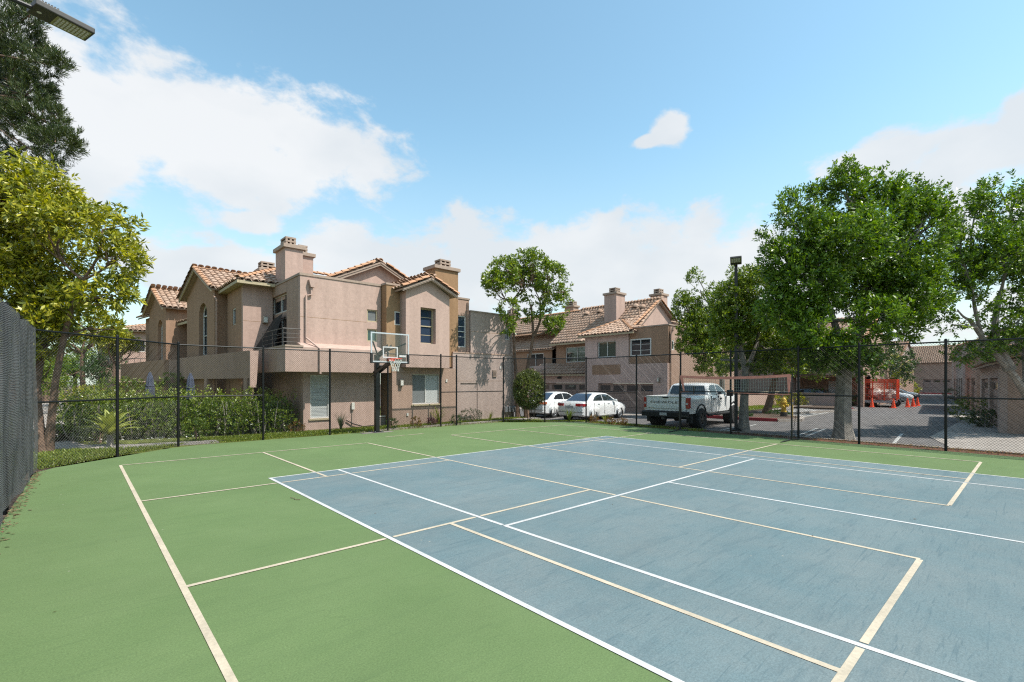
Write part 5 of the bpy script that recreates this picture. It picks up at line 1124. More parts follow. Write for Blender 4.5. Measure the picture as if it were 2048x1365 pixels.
def pickup():
    t = empty('pickup_truck', 'white lifted crew cab pickup truck with black bumper beside the court fence', 'pickup truck', (17.78, -3.42, LOT), R(5))
    P = 'car_white'; zb = .72
    # cargo bed: floor, side walls, tailgate
    hw = 1.02
    def bedside(sy):
        mb = loft([sec_side(x, sy, zt, b) for x, zt, b in ((.10, 1.40, .99), (.25, 1.43, 1.02), (.7, 1.435, 1.035), (1.25, 1.435, 1.05), (1.8, 1.435, 1.04), (2.22, 1.44, 1.02))])
        o = mb.build('bed_side', P, t)
        c = MB().lathe([(.001, -.3), (.55, -.3), (.55, .3), (.001, .3)], (1.22, sy * 1.0, .50), 28, 'y').build('cut', 'dark', t); apply_bool(o, [c])
    def sec_side(x, sy, zt, b): return [(x, sy * (b - .10), .70), (x, sy * b, .70), (x, sy * (b + .015), .98), (x, sy * (b + .01), 1.22), (x, sy * (b - .01), zt - .04), (x, sy * (b - .04), zt), (x, sy * (b - .10), zt)]
    for sy in (-1, 1): bedside(sy)
    MB().box(.12, 2.2, -.93, .93, .74, .80).build('bed_floor', 'fixture', t)
    MB().box(2.16, 2.22, -.92, .92, .80, 1.42).build('bed_front', P, t)
    tg = MB().prism([(.035, 0, .80), (.02, 0, 1.02), (.03, 0, 1.36), (.0, 0, 1.42), (.10, 0, 1.425), (.10, 0, .80)], (0, 1.0, 0)); 
    tg.v = [(x, (y - .5) * 1.74, z) for x, y, z in tg.v]; g = tg.build('tailgate', P, t, bevel=.012)
    MB().box(-.004, .03, -.13, .13, 1.345, 1.40).build('tailgate_handle', 'rubber', g, bevel=.01)
    MB().box(.008, .03, -.80, .80, .90, .905).build('tailgate_crease', 'dark', g)
    cu = bpy.data.curves.new('lettering', 'FONT'); cu.body = 'CHEVROLET'; cu.size = .165; cu.align_x = 'CENTER'; cu.extrude = .004; cu.space_character = 1.12; cu.offset = .002
    tmp = bpy.data.objects.new('tmp', cu); COL.objects.link(tmp); me = bpy.data.meshes.new_from_object(tmp.evaluated_get(bpy.context.evaluated_depsgraph_get())); bpy.data.objects.remove(tmp)
    me.materials.clear(); me.materials.append(MT['fixture']); lt = link('lettering', me, g); lt.matrix_local = Matrix.Translation((.016, 0, 1.125)) @ Matrix(((0, 0, -1, 0), (-1, 0, 0, 0), (0, 1, 0, 0), (0, 0, 0, 1))) @ Matrix.Diagonal((1.38, .78, 1, 1))
    MB().box(.012, .028, .52, .78, .925, .945).build('tailgate_badge', 'alloy', g)
    for sy in (-1, 1):
        MB().prism([(.03, sy * .88, .93), (.03, sy * 1.0, .93), (.10, sy * 1.035, .93), (.16, sy * 1.037, .95), (.16, sy * 1.035, 1.36), (.05, sy * 1.0, 1.37), (.03, sy * .88, 1.37)][:4] + [], (0, 0, .43)).build('tail_lamp', 'lamp_red', t)
        MB().box(.02, .034, min(sy * .90, sy * .97), max(sy * .90, sy * .97), 1.08, 1.16).build('reverse_lamp', 'lamp_clear', t)
    # bumper, hitch, frame
    MB().prism([(-.16, 0, .56), (-.20, 0, .74), (-.10, 0, .79), (.10, 0, .79), (.10, 0, .56)], (0, 1, 0)).build('rear_bumper', 'rubber', t); b = [o for o in t.children if o.name.startswith('rear_bumper')][0]
    for v in b.data.vertices: v.co.y = (v.co.y - .5) * 2.0
    MB().box(-.205, -.195, -.16, .16, .62, .74).build('number_plate', 'plate', b); MB().box(-.26, -.1, -.05, .05, .46, .56).build('tow_hitch', 'fixture', b); MB().box(-.24, -.08, -1.0, -.72, .60, .66).build('bumper_step', 'fixture', b)
    for y in (-.45, .45): MB().box(.0, 6.0, y - .06, y + .06, .55, .70).build('chassis_rail', 'fixture', t)
    MB().tube([(1.22, -.9, .46), (1.22, .9, .46)], .07, 10).build('rear_axle', 'fixture', t); MB().lathe([(.001, -.2), (.16, -.1), (.16, .1), (.001, .2)], (1.22, 0, .46), 14, 'y').build('differential', 'fixture', t)
    MB().tube([(1.0, -.55, .55), (.2, -.62, .58), (.0, -.62, .58)], .05, 8).build('exhaust', 'fixture', t)
    for sy in (-1, 1): MB().box(.28, .55, min(sy * .8, sy * .98), max(sy * .8, sy * .98), .30, .70).build('mud_flap', 'rubber', t)
    # cab and nose
    st = [(2.27, .62, 1.42, 1.0), (2.5, .60, 1.44, 1.02), (3.4, .60, 1.43, 1.02), (4.5, .60, 1.42, 1.02), (4.75, .62, 1.42, 1.03), (5.3, .64, 1.44, 1.05), (5.8, .66, 1.40, 1.04), (6.05, .68, 1.34, .98), (6.14, .74, 1.22, .90)]
    S = [sec(x, [(0, zl), (hw * .92, zl), (hw, zl + .08), (hw * 1.01, (zl + zt) / 2), (hw * 1.0, zt - .14), (hw * .96, zt - .03), (hw * .86, zt), (0, zt + .03)]) for x, zl, zt, hw in st]
    bo = loft(S).build('cab_body', P, t)
    apply_bool(bo, [MB().lathe([(.001, -.3), (.54, -.3), (.54, .3), (.001, .3)], (5.28, sy * .98, .50), 28, 'y').build('cut', 'dark', t) for sy in (-1, 1)])
    sy_ = lambda z: .975 - (z - 1.38) * .30
    prof = [(2.30, 1.42), (2.36, 1.72), (2.50, 1.93), (2.85, 1.985), (3.4, 1.995), (3.95, 1.95), (4.3, 1.78), (4.62, 1.56), (4.85, 1.40)]
    S = []
    for x, zt in prof:
        zs = max(zt - .06, 1.39); S.append(sec(x, [(0, 1.36), (sy_(1.38), 1.38), (sy_(zs), zs), (sy_(zs) - .09, zt - .01), (0, zt + .01)]))
    loft(S).build('cab_roof', P, t, True)
    MB().poly([(2.305, -.84, 1.47), (2.305, .84, 1.47), (2.452, .74, 1.87), (2.452, -.74, 1.87)][::-1]).build('rear_window', 'glass', t)
    rw = [o for o in t.children if o.name.startswith('rear_window')][0]
    for v in rw.data.vertices: v.co.x -= .045 if v.co.z < 1.6 else .06
    for y in (-.3, .3): MB().box(2.24, 2.30, y - .012, y + .012, 1.47, 1.86).build('window_divider', 'rubber', rw)
    for sy in (-1, 1):
        for nm, pts in (('rear_door_glass', [(2.62, 1.46), (2.66, 1.84), (2.86, 1.89), (3.36, 1.895), (3.36, 1.45)]), ('front_door_glass', [(3.45, 1.45), (3.45, 1.895), (3.88, 1.865), (4.14, 1.74), (4.52, 1.47)])):
            MB().prism([(x, sy * (sy_(z) + .006), z) for x, z in pts], (0, sy * .006, 0)).build(nm, 'glass', t)
        for x in (2.72, 3.55): MB().box(x, x + .20, min(sy * 1.005, sy * 1.06), max(sy * 1.005, sy * 1.06), 1.24, 1.29).build('door_handle', 'rubber', t, bevel=.01)
        for x in (2.5, 3.40, 4.42): MB().box(x, x + .012, min(sy * 1.0, sy * 1.033), max(sy * 1.0, sy * 1.033), .72, 1.40).build('door_seam', 'dark', t)
        mr = MB().box(4.25, 4.42, min(sy * 1.08, sy * 1.34), max(sy * 1.08, sy * 1.34), 1.36, 1.66).build('tow_mirror', 'rubber', t, bevel=.03); MB().box(4.28, 4.36, min(sy * .95, sy * 1.08), max(sy * .95, sy * 1.08), 1.42, 1.48).build('mirror_arm', 'rubber', mr)
        MB().tube([(1.95, sy * 1.08, .58), (4.6, sy * 1.08, .58)], .055, 8).build('side_step', 'rubber', t)
        arch = [(1.22 + .565 * math.cos(a), sy * 1.06, .50 + .565 * math.sin(a)) for a in np.linspace(.15, math.pi - .15, 14)]; MB().tube(arch, .035, 6).build('wheel_arch', 'rubber', t)
        arch = [(5.28 + .555 * math.cos(a), sy * 1.055, .50 + .555 * math.sin(a)) for a in np.linspace(.15, math.pi - .15, 14)]; MB().tube(arch, .035, 6).build('wheel_arch', 'rubber', t)
        for x, r_ in ((1.22, .545), (5.28, .535)): MB().lathe([(.001, sy * .72), (r_, sy * .72), (r_, sy * 1.03)], (x, 0, .50), 28, 'y').build('wheel_liner', 'dark', t)
        for x in (1.22, 5.28): wheel(t, x, sy * .97, .455, .33, sy, .27, 6, 'fixture')
    MB().poly([(4.02, -.70, 1.945), (4.02, .70, 1.945), (4.86, .86, 1.44), (4.86, -.86, 1.44)]).build('windscreen', 'glass', t)
    MB().box(6.10, 6.20, -.75, .75, .80, 1.25).build('grille', 'rubber', t); MB().box(6.02, 6.30, -1.0, 1.0, .55, .78).build('front_bumper', 'alloy', t, bevel=.03)
pickup()
# cars far down the lane
for (x, y, a, p), lab in zip(((57.5, -1.2, 95, 'car_silver'), (61.0, -1.0, 95, 'car_white'), (64.5, -.8, 95, 'car_dark'), (68.0, -.6, 95, 'car_silver')),
                       ('silver car parked just behind the orange fenced trailer', 'white car parked between silver and black cars down the lane', 'black car parked second from the far silver car', 'far silver car at the end of the parked row')):
    sedan(lab, (x, y, LOT), R(a - 180), p, group='cars parked down the lane')
sedan('silver car nose standing behind the dark trunk by the red kerb', (47.5, -2.6, LOT), R(85), 'car_silver', group='cars parked down the lane')

# ================================================================== trailer with orange fencing, cones
def trailer():
    t = empty('fenced_trailer', 'flatbed trailer loaded with rubble bags behind orange safety fencing', 'trailer', (51.2, -6.05, LOT), R(97))
    # local x along the long side, y depth
    Lx, Ly, H = 2.3, 4.2, 2.25
    MB().box(0, Lx, 0, Ly, .42, .55).build('deck', 'galv', t); MB().box(-.02, Lx + .02, Ly + .001, Ly + .04, .36, .50).build('deck_edge', 'paint_white', t)
    for y in (1.5, 2.4):
        for x in (.12, Lx - .12): wheel(t, x, y, .33, .2, -1 if x < 1 else 1, .2, 5, 'galv')
    for x in (0, .77, 1.53, Lx):
        for y in (0, Ly): MB().tube([(x, y, .55), (x, y, H)], .035, 8).build('stake', 'cone_orange', t)
    def netp(a, b):
        mb = MB(); a = Vector(a); b = Vector(b); n = 14
        for z in np.arange(.6, H, .12):
            hh = .022 if not (1.85 < z) else .09
            mb.prism([tuple(a + Vector((0, 0, z))), tuple(b + Vector((0, 0, z))), tuple(b + Vector((0, 0, z + hh))), tuple(a + Vector((0, 0, z + hh)))], (.008, .008, .0))
        for k in range(n + 1): p = a + (b - a) * k / n; mb.tube([tuple(p + Vector((0, 0, .58))), tuple(p + Vector((0, 0, H)))], .009, 4, False)
        mb.build('safety_fence', 'cone_orange', t)
    netp((0, 0, 0), (Lx, 0, 0)); netp((0, Ly, 0), (Lx, Ly, 0)); netp((0, 0, 0), (0, Ly, 0)); netp((Lx, 0, 0), (Lx, Ly, 0))
    for k in range(14):
        c = (rng.uniform(.5, Lx - .5), rng.uniform(.5, Ly - .5), rng.uniform(.75, 1.35)); r = rng.uniform(.35, .55); mb = MB()
        mb.lathe([(.001, -r * .7), (r * .8, -r * .55), (r, -.05), (r * .85, r * .4), (r * .4, r * .62), (.001, r * .66)], c, 9)
        mb.v = [(x + rng.uniform(-.06, .06), y + rng.uniform(-.06, .06), z + rng.uniform(-.06, .06)) for x, y, z in mb.v]; mb.build('rubble_bag', ('frosted', 'stucco_pink', 'concrete')[k % 3], t)
    MB().tube([(Lx / 2, -1.2, .45), (Lx / 2, 0, .48)], .05, 8).build('drawbar', 'galv', t)
trailer()
def cone(label, x, y):
    t = empty('traffic_cone', label, 'traffic cone', (x, y, LOT), rng.uniform(0, 1), 'traffic cones round the trailer')
    MB().box(-.19, .19, -.19, .19, 0, .035).build('base', 'cone_orange', t, bevel=.01)
    MB().lathe([(.15, .035), (.035, .72), (.028, .74), (.001, .74)], (0, 0, 0), 18).build('cone_body', 'cone_orange', t, True)
for (x, y), lab in zip(((46.4, -5.1), (46.2, -6.5), (48.6, -7.0), (50.4, -7.1), (52.2, -7.15)),
                       ('orange traffic cone by itself in front of the fenced trailer', 'orange traffic cone at the near corner of the fenced trailer', 'orange cone in the row beside the trailer, next to the corner cone', 'orange cone in the row beside the trailer, second past the corner', 'orange cone at the far end of the trailer row')): cone(lab, x, y)

# ================================================================== street furniture
def hydrant():
    t = empty('fire_hydrant', 'yellow fire hydrant on the island with the red kerb', 'fire hydrant', (28.4, -4.55, LOT + .12))
    MB().lathe([(.18, 0), (.18, .22), (.13, .24)], (0, 0, 0), 14).build('base', 'fixture', t)
    MB().lathe([(.16, .24), (.16, .28), (.12, .30), (.12, .72), (.17, .74), (.17, .80), (.14, .82), (.13, .94), (.08, 1.02), (.03, 1.05), (.03, 1.10), (.001, 1.10)], (0, 0, 0), 16).build('barrel', 'hydrant', t, True)
    for s in (-1, 1): MB().lathe([(.075, 0), (.075, s * .12), (.06, s * .13), (.001, s * .13)], (0, s * .11, .60), 12, 'y').build('outlet', 'hydrant', t)
    MB().lathe([(.09, 0), (.09, -.14), (.07, -.15), (.001, -.15)], (-.10, 0, .55), 12, 'x').build('pumper_outlet', 'hydrant', t)
hydrant()
for lab, x, y in (('thin yellow bollard standing next to the fire hydrant', 28.2, -5.02),):
    o = MB().lathe([(.06, 0), (.06, 1.05), (.05, 1.1), (.001, 1.12)], (x, y, LOT), 12).build('bollard', 'hydrant', smooth=True); tag(o, lab, 'bollard'); MB().lathe([(.063, .80), (.063, .92)], (x, y, LOT), 12).build('reflector_band', 'paint_white', o)
def cabinet(label, x, y, z, w_, d, h):
    o = MB().box(x, x + d, y, y + w_, z, z + h).build('utility_cabinet', 'box_green', bevel=.02); tag(o, label, 'utility box')
    MB().box(x - .02, x + d + .02, y - .02, y + w_ + .02, z + h, z + h + .05).build('lid', 'box_green', o, bevel=.015); MB().box(x - .006, x - .001, y + w_ / 2, y + w_ / 2 + .01, z + .08, z + h - .05).build('door_gap', 'dark', o)
cabinet('green utility cabinet on the island behind the pickup', 26.9, -2.1, LOT + .12, .7, .6, 1.2); cabinet('small green utility box beside the garden path', -3.2, 24.0, 0, 1.0, .9, .9)
def umbrella(label, x, y, h):
    t = empty('patio_umbrella', label, 'patio umbrella', (x, y, 0), 0, 'closed patio umbrellas')
    MB().tube([(0, 0, 0), (0, 0, h)], .022, 8).build('pole', 'bronze_frame', t); mb = MB(); n = 16; prof = [(.03, h - .02), (.09, h - .25), (.13, h - .7), (.15, h - 1.05), (.08, h - 1.1)]
    mb.lathe(prof, (0, 0, 0), n); mb.v = [(x_ * (1 + .28 * (i % 2)), y_ * (1 + .28 * (i % 2)), z) for i, (x_, y_, z) in enumerate(mb.v)]; mb.build('folded_canopy', 'umbrella', t, False)
    MB().lathe([(.11, h - .62), (.16, h - .6), (.11, h - .55)], (0, 0, 0), 12).build('tie', 'umbrella', t); MB().lathe([(.25, 0), (.25, .06), (.05, .1)], (0, 0, 0), 14).build('base', 'fixture', t)
umbrella('closed blue patio umbrella near the leafy sapling above the hedge', 1.55, 11.2, 2.35); umbrella('closed blue patio umbrella nearer the terrace stair above the hedge', 2.65, 8.9, 2.28)
# ================================================================== vegetation
def at(u, v, d):
    """point of the place lying at depth d on the line of sight through (u, v) of the photograph"""
    a = (u - 1024) / 957.58; return Vector((CAMP.x + d * (math.cos(TH) + a * math.sin(TH)), CAMP.y + d * (math.sin(TH) - a * math.cos(TH)), CAMP.z + d * (764.5 - v) / 957.58))
def unit(a): return a / np.maximum(np.linalg.norm(a, axis=-1, keepdims=True), 1e-9)
def leaf_mesh(P, Dr, ln, wd, g, fold=.25):
    """one folded diamond leaf per point"""
    n = len(P); Dr = unit(Dr); s = unit(np.cross(Dr, g.normal(size=(n, 3)))); up = np.cross(s, Dr)
    ln = np.broadcast_to(ln, n)[:, None]; wd = np.broadcast_to(wd, n)[:, None]
    m = P + Dr * ln * .45
    V = np.stack([P, m + s * wd / 2 + up * wd * fold, P + Dr * ln, m - s * wd / 2 + up * wd * fold], 1).reshape(-1, 3)
    return V, np.arange(4 * n).reshape(-1, 4)
def sprigs(C, O, g, per, tw, ln, wd, droop=0., spread=1.0, up=.35):
    """clusters of leaflets along short twigs at points C growing towards O"""
    n = len(C); D0 = unit(O + g.normal(size=(n, 3)) * .45 + np.array([0, 0, up]))
    t = g.uniform(.0, 1, (n, per, 1)); P = C[:, None, :] + D0[:, None, :] * t * tw * g.uniform(.6, 1.3, (n, 1, 1)) + g.normal(size=(n, per, 3)) * tw * .10
    r = g.normal(size=(n, per, 3)); r -= (r * D0[:, None, :]).sum(2, keepdims=True) * D0[:, None, :]
    L_ = unit(r) * spread + D0[:, None, :] * .75 + np.array([0, 0, -droop])
    l = ln * g.uniform(.65, 1.25, n * per); return leaf_mesh(P.reshape(-1, 3), L_.reshape(-1, 3), l, wd * l / ln, g)
def in_blobs(blobs, n, g, shell=.45):
    vol = np.array([b[3] * b[4] * b[5] for b in blobs]) ** .75; k = g.choice(len(blobs), n, p=vol / vol.sum())
    d = unit(g.normal(size=(n, 3))); r = (shell ** 3 + (1 - shell ** 3) * g.uniform(0, 1, n)) ** (1 / 3)
    B = np.array(blobs); C = B[k, :3] + d * r[:, None] * B[k, 3:6]; O = d; return C, O, k
def gaps(C, g, cut=-.25, k=2.3):
    """true where foliage grows; leaves open pockets between the clumps"""
    w_ = g.normal(size=(9, 3)) * k; ph = g.uniform(0, 6.28, 9); return np.sin(C @ w_.T + ph).sum(1) / 2.1 > cut + g.normal(0, .25, len(C))
def wood(paths, n=8):
    mb = MB()
    for p, r in paths: mb.tube(p, r, n)
    return mb
def curve(a, b, g, bend=.12, n=6, sag=0):
    a, b = Vector(a), Vector(b); L_ = (b - a).length; j = Vector(tuple(g.normal(size=3))) * L_ * bend; out = []
    for k in range(n + 1): t = k / n; out.append(a.lerp(b, t) + j * math.sin(math.pi * t) + Vector((0, 0, -sag * math.sin(math.pi * t))))
    return out
def tree(name, label, base, stems, blobs, leaf, bark, seed, clumps=500, per=12, tw=.25, ln=.11, wd=.045, group=None, droop=.1, twigs=70, cat='tree', shell=.45, up=.35, spread=1.0, cut=-.35, k=2.2):
    """stems: list of (path, radii); blobs: crown volumes (cx,cy,cz,rx,ry,rz) in world space"""
    g = np.random.default_rng(seed); t = empty(name, label, cat, base, 0, group); b = Vector(base)
    loc = lambda p: Vector(p) - b
    paths = [([loc(p) for p in P], r) for P, r in stems]; tips = [(Vector(P[k]), r[k]) for P, r in stems for k in range(len(P) // 2, len(P))]
    hubs = []
    for bl in blobs:
        c = Vector(bl[:3]); tip, r = min(tips, key=lambda q: (q[0] - c).length + .9 * max(0, q[0].z - c.z + .25)); q = curve(tip, c, g, .10)
        paths.append(([loc(p) for p in q], list(np.linspace(min(r * .7, .09), .022, len(q))))); hubs.append((c, q))
    kk = k; C, O, k = in_blobs(blobs, int(clumps * 1.5), g, shell); m = gaps(C, g, cut, kk); C, O, k = C[m], O[m], k[m]; clumps = len(C)
    for i in g.choice(clumps, min(twigs, clumps), replace=False):
        q = hubs[k[i]][1]; s = q[int(g.integers(2, len(q)))]; p = curve(s, Vector(tuple(C[i])), g, .14, 4); paths.append(([loc(x) for x in p], list(np.linspace(.020, .006, len(p)))))
    wood(paths, 7).build('trunk', bark, t, True)
    V, F = sprigs(C - np.array(base), O, g, per, tw, ln, wd, droop, spread, up)
    quads_np('crown', V, F, LEAF[leaf], t, 'stuff'); return t
def shrub(name, label, pos, size, leaf, seed, clumps=120, per=10, ln=.07, wd=.03, tw=.12, group=None, shell=.6, up=.5, cat='shrub', stems=5, droop=0):
    g = np.random.default_rng(seed); t = empty(name, label, cat, pos, 0, group); rx, ry, rz = size
    paths = []
    for k in range(stems): a = g.uniform(0, 6.28); paths.append((curve((.04 * math.cos(a), .04 * math.sin(a), -.05), (rx * .5 * math.cos(a), ry * .5 * math.sin(a), rz * 1.3), g, .1, 4), [.018, .015, .012, .009, .005]))
    wood(paths, 5).build('stem', 'bark_brown', t)
    C, O, k = in_blobs([(0, 0, rz, rx, ry, rz)], clumps, g, shell); C[:, 2] = np.maximum(C[:, 2], .05)
    V, F = sprigs(C, O, g, per, tw, ln, wd, droop, 1.0, up); quads_np('foliage', V, F, LEAF[leaf], t, 'stuff'); return t
def tuft(name, label, pos, n, h, leaf, seed, wd=.02, lean=.5, cat='plant', group=None):
    """strap leaved tuft: long blades arching out from one point"""
    g = np.random.default_rng(seed); V = []; F = []
    for k in range(n):
        a = g.uniform(0, 6.28); l = h * g.uniform(.7, 1.15); ln_ = lean * g.uniform(.3, 1.2); d = np.array([math.cos(a), math.sin(a), 0]); s = np.array([-math.sin(a), math.cos(a), 0]); i = len(V)
        for q in range(5):
            t_ = q / 4; p = d * (ln_ * l * t_ ** 1.6 + .02) + np.array([0, 0, l * (t_ - .25 * ln_ * t_ ** 3)]); w_ = wd * (1 - t_) ** .6 + .001; V += [p - s * w_ / 2, p + s * w_ / 2]
        for q in range(4): F.append((i + 2 * q, i + 2 * q + 1, i + 2 * q + 3, i + 2 * q + 2))
    o = quads_np(name, np.array(V), np.array(F), LEAF[leaf]); o.location = pos; return tag(o, label, cat, group)

BL = lambda u, v, d, rx, ry, rz: (*at(u, v, d), rx, ry, rz)
def stem(pts, r0, r1):
    P = [Vector(p) for p in pts]; out = []
    for a, b in zip(P, P[1:]):
        for k in range(3): out.append(a.lerp(b, k / 3))
    out.append(P[-1]); n = len(out)
    r = [r0 + (r1 - r0) * (k / (n - 1)) ** .8 for k in range(n)]; r[0] *= 1.35; r[1] *= 1.08
    for k in range(1, n - 1): out[k] = (out[k - 1] + out[k] * 2 + out[k + 1]) / 4
    return out, r
GZ = lambda p, z=-.05: (p.x, p.y, z)

# left: yellow green tree with two trunks
b = GZ(at(84, 905, 13))
tree('rubber_leaf_tree', 'yellow green broadleaf tree with twin trunks inside the angled fence corner', b,
     [stem([b, at(70, 760, 13.1), at(96, 660, 13.2), at(60, 560, 13.3)], .11, .06), stem([(b[0] + .12, b[1] + .05, -.05), at(110, 760, 13), at(135, 640, 12.9), at(165, 560, 12.8)], .10, .05)],
     [BL(20, 420, 13.4, 1.1, 1.1, .8), BL(60, 380, 13.2, 1.0, 1.0, .75), BL(-60, 480, 13.2, 1.4, 1.3, 1.2), BL(130, 450, 13, 1.0, 1.0, .75), BL(205, 460, 12.8, .9, .9, .55), BL(225, 520, 12.6, .65, .7, .5), BL(30, 560, 13.2, 1.0, 1, .8), BL(210, 590, 12.6, .65, .6, .28), BL(100, 540, 13.6, .8, .9, .7), BL(-30, 640, 12.4, .8, .8, .5), BL(70, 640, 12.9, .8, .8, .35), BL(150, 645, 14.0, .9, .9, .5), BL(60, 690, 12.9, .6, .6, .25), BL(185, 655, 13.6, .6, .6, .28), BL(110, 610, 13.0, .7, .7, .4), BL(10, 690, 12.6, .7, .7, .3)],
     'yellow', 'bark_brown', 11, 2900, 11, .24, .175, .056, droop=.25, twigs=130, up=.3)
# top left: dark pine
b = GZ(at(-120, 800, 24))
tree('pine_tree', 'tall dark pine rising behind the yellow green tree', b, [stem([b, at(-115, 400, 24), at(-105, 0, 24), at(-100, -200, 24)], .45, .12)],
     [BL(10, 60, 23, 1.4, 1.4, 1.1), BL(50, 95, 23, .85, .8, .7), BL(95, 130, 22.6, .75, .6, .35), BL(20, 165, 23, 1.3, 1.2, .8), BL(60, 200, 22.8, 1.0, .9, .6), BL(110, 285, 22.4, 1.0, .8, .42), BL(30, 260, 23, 1.4, 1.2, .9), BL(85, 240, 22.6, .9, .8, .7), BL(100, 325, 22.4, .55, .5, .3), BL(0, 330, 23, 1.3, 1.2, .9), BL(-70, 150, 24, 2, 2, 3), BL(-70, 400, 24, 2, 2, 2.4), BL(5, -20, 23.5, 1.0, 1, 1.2), BL(150, 278, 22.4, .3, .3, .3), BL(118, 128, 22.6, .3, .3, .35), BL(80, 165, 22.6, .4, .4, .35), BL(60, 30, 22.8, .5, .5, .4), BL(10, 480, 25, 1.6, 1.5, 2), BL(20, 610, 25, 1.5, 1.5, 1.0)],
     'pine', 'bark_brown', 12, 4600, 40, .40, .21, .027, droop=-.3, twigs=160, shell=.4, up=.8, spread=.7, cut=-.2, k=2.4)
# centre: light tree with two trunks behind the topiary
b = GZ(at(1036, 843, 25.3), LOT)
tree('slender_tree', 'slender light green tree with bare twin trunks beside the end of the pink house', b,
     [stem([b, at(1033, 760, 25.3), at(1028, 690, 25.3), at(1026, 600, 25.2)], .12, .05), stem([(b[0] + .35, b[1] - .3, LOT), at(1052, 745, 25), at(1068, 672, 25), at(1062, 610, 25)], .13, .055), stem([at(1068, 672, 25), at(1082, 640, 24.8), at(1080, 600, 24.8)], .08, .04)],
     [BL(1010, 540, 23.6, .75, .6, .6), BL(1060, 530, 25, .9, .9, .7), BL(1050, 560, 25.3, .9, .9, .6), BL(1100, 555, 24.8, .95, .9, .7), BL(1130, 585, 24.6, .6, .6, .45), BL(1000, 575, 23.4, .6, .55, .5), BL(1020, 620, 23.6, .55, .5, .45), BL(1015, 650, 23.6, .32, .35, .32), BL(985, 560, 22.8, .45, .45, .4), BL(1105, 620, 24.6, .65, .65, .55), BL(1108, 652, 24.6, .45, .5, .32), BL(1052, 632, 25, .5, .5, .2), BL(1070, 590, 25, .8, .8, .5)],
     'mid', 'bark_brown', 13, 1500, 11, .22, .165, .064, droop=.3, twigs=90, shell=.35)
# topiary in front of the sedans
g_ = at(1058, 843, 23.3); shrub('clipped_shrub', 'egg shaped clipped grey green shrub outside the fence by the sedans', (g_.x, g_.y, -.02), (.74, .74, .93), 'topiary', 14, 2200, 13, .06, .028, .10, shell=.7, stems=7, up=.3)
for o in bpy.data.objects:
    if o.parent and o.parent.name.startswith('clipped_shrub') and o.name.startswith('foliage'): o.location.z = .62
# trees right of centre
b = GZ(at(1487, 866, 18.9), LOT)
tree('ficus_tree', 'smooth grey trunked tree beside the area light pole', b, [stem([b, at(1488, 800, 18.9), at(1492, 740, 18.9), at(1478, 690, 18.9)], .20, .10), stem([at(1492, 740, 18.9), at(1515, 690, 19.2), at(1520, 640, 19.4)], .10, .05), stem([at(1488, 690, 18.9), at(1450, 640, 19.2)], .08, .05)],
     [BL(1500, 580, 19.2, .8, .8, .7), BL(1465, 600, 19.4, .8, .8, .7), BL(1520, 640, 19.4, .75, .75, .7), BL(1460, 670, 19.3, .8, .8, .6), BL(1535, 700, 19.5, .8, .8, .5), BL(1500, 555, 19.3, .45, .45, .35), BL(1560, 670, 20.5, 1, 1, .8), BL(1480, 640, 19.2, 1.0, 1.0, .8), BL(1440, 720, 19.6, .8, .8, .4), BL(1510, 730, 19.4, .9, .9, .4)],
     'mid', 'bark_grey', 15, 2600, 13, .22, .11, .05, group='broadleaf trees by the lot', twigs=80)
b = GZ(at(1440, 828, 27), LOT)
tree('ficus_tree', 'loose green tree with pale forked branches behind the pickup', b, [stem([b, at(1446, 760, 27), at(1430, 700, 26.8), at(1395, 640, 26.6)], .20, .07), stem([at(1440, 730, 27), at(1418, 680, 26.4), at(1425, 620, 26.4)], .09, .05)],
     [BL(1400, 580, 26.6, .9, .9, .9), BL(1375, 620, 26.4, .8, .8, .6), BL(1430, 610, 26.6, 1.0, 1, .9), BL(1400, 660, 26.4, 1.1, 1.1, .7), BL(1365, 600, 26.4, .4, .4, .4), BL(1440, 680, 27, 1.1, 1.1, .8), BL(1405, 700, 26, .8, .8, .35), BL(1395, 555, 26.6, .5, .5, .4), BL(1455, 560, 26.8, .7, .7, .7), BL(1420, 640, 26.4, 1.2, 1.2, 1.0), BL(1385, 690, 26.2, .8, .8, .5), BL(1430, 730, 26.2, 1.0, 1, .5)],
     'mid', 'bark_grey', 16, 2600, 13, .24, .125, .055, group='broadleaf trees by the lot', twigs=80)
b = GZ(at(1533, 829, 29.2), LOT + .1)
tree('island_tree', 'dark leaning trunk tree on the island with the red kerb', b, [stem([b, at(1545, 780, 29.2), at(1556, 730, 29.2), at(1560, 690, 29.2)], .22, .12)],
     [BL(1545, 690, 29, 1.5, 1.5, .9), BL(1590, 670, 29.4, 1.6, 1.5, 1.1), BL(1620, 710, 30, 1.5, 1.4, .9), BL(1560, 640, 29.4, 1.4, 1.4, 1.1), BL(1500, 690, 29.5, 1.2, 1.2, .8), BL(1575, 735, 29, .9, .9, .5), BL(1640, 690, 30, 1.5, 1.4, 1.0), BL(1650, 740, 30, 1.2, 1.2, .6), BL(1530, 720, 29, 1.2, 1.2, .7)], 'mid', 'bark_brown', 17, 2600, 13, .28, .145, .06, group='broadleaf trees by the lot', twigs=60)
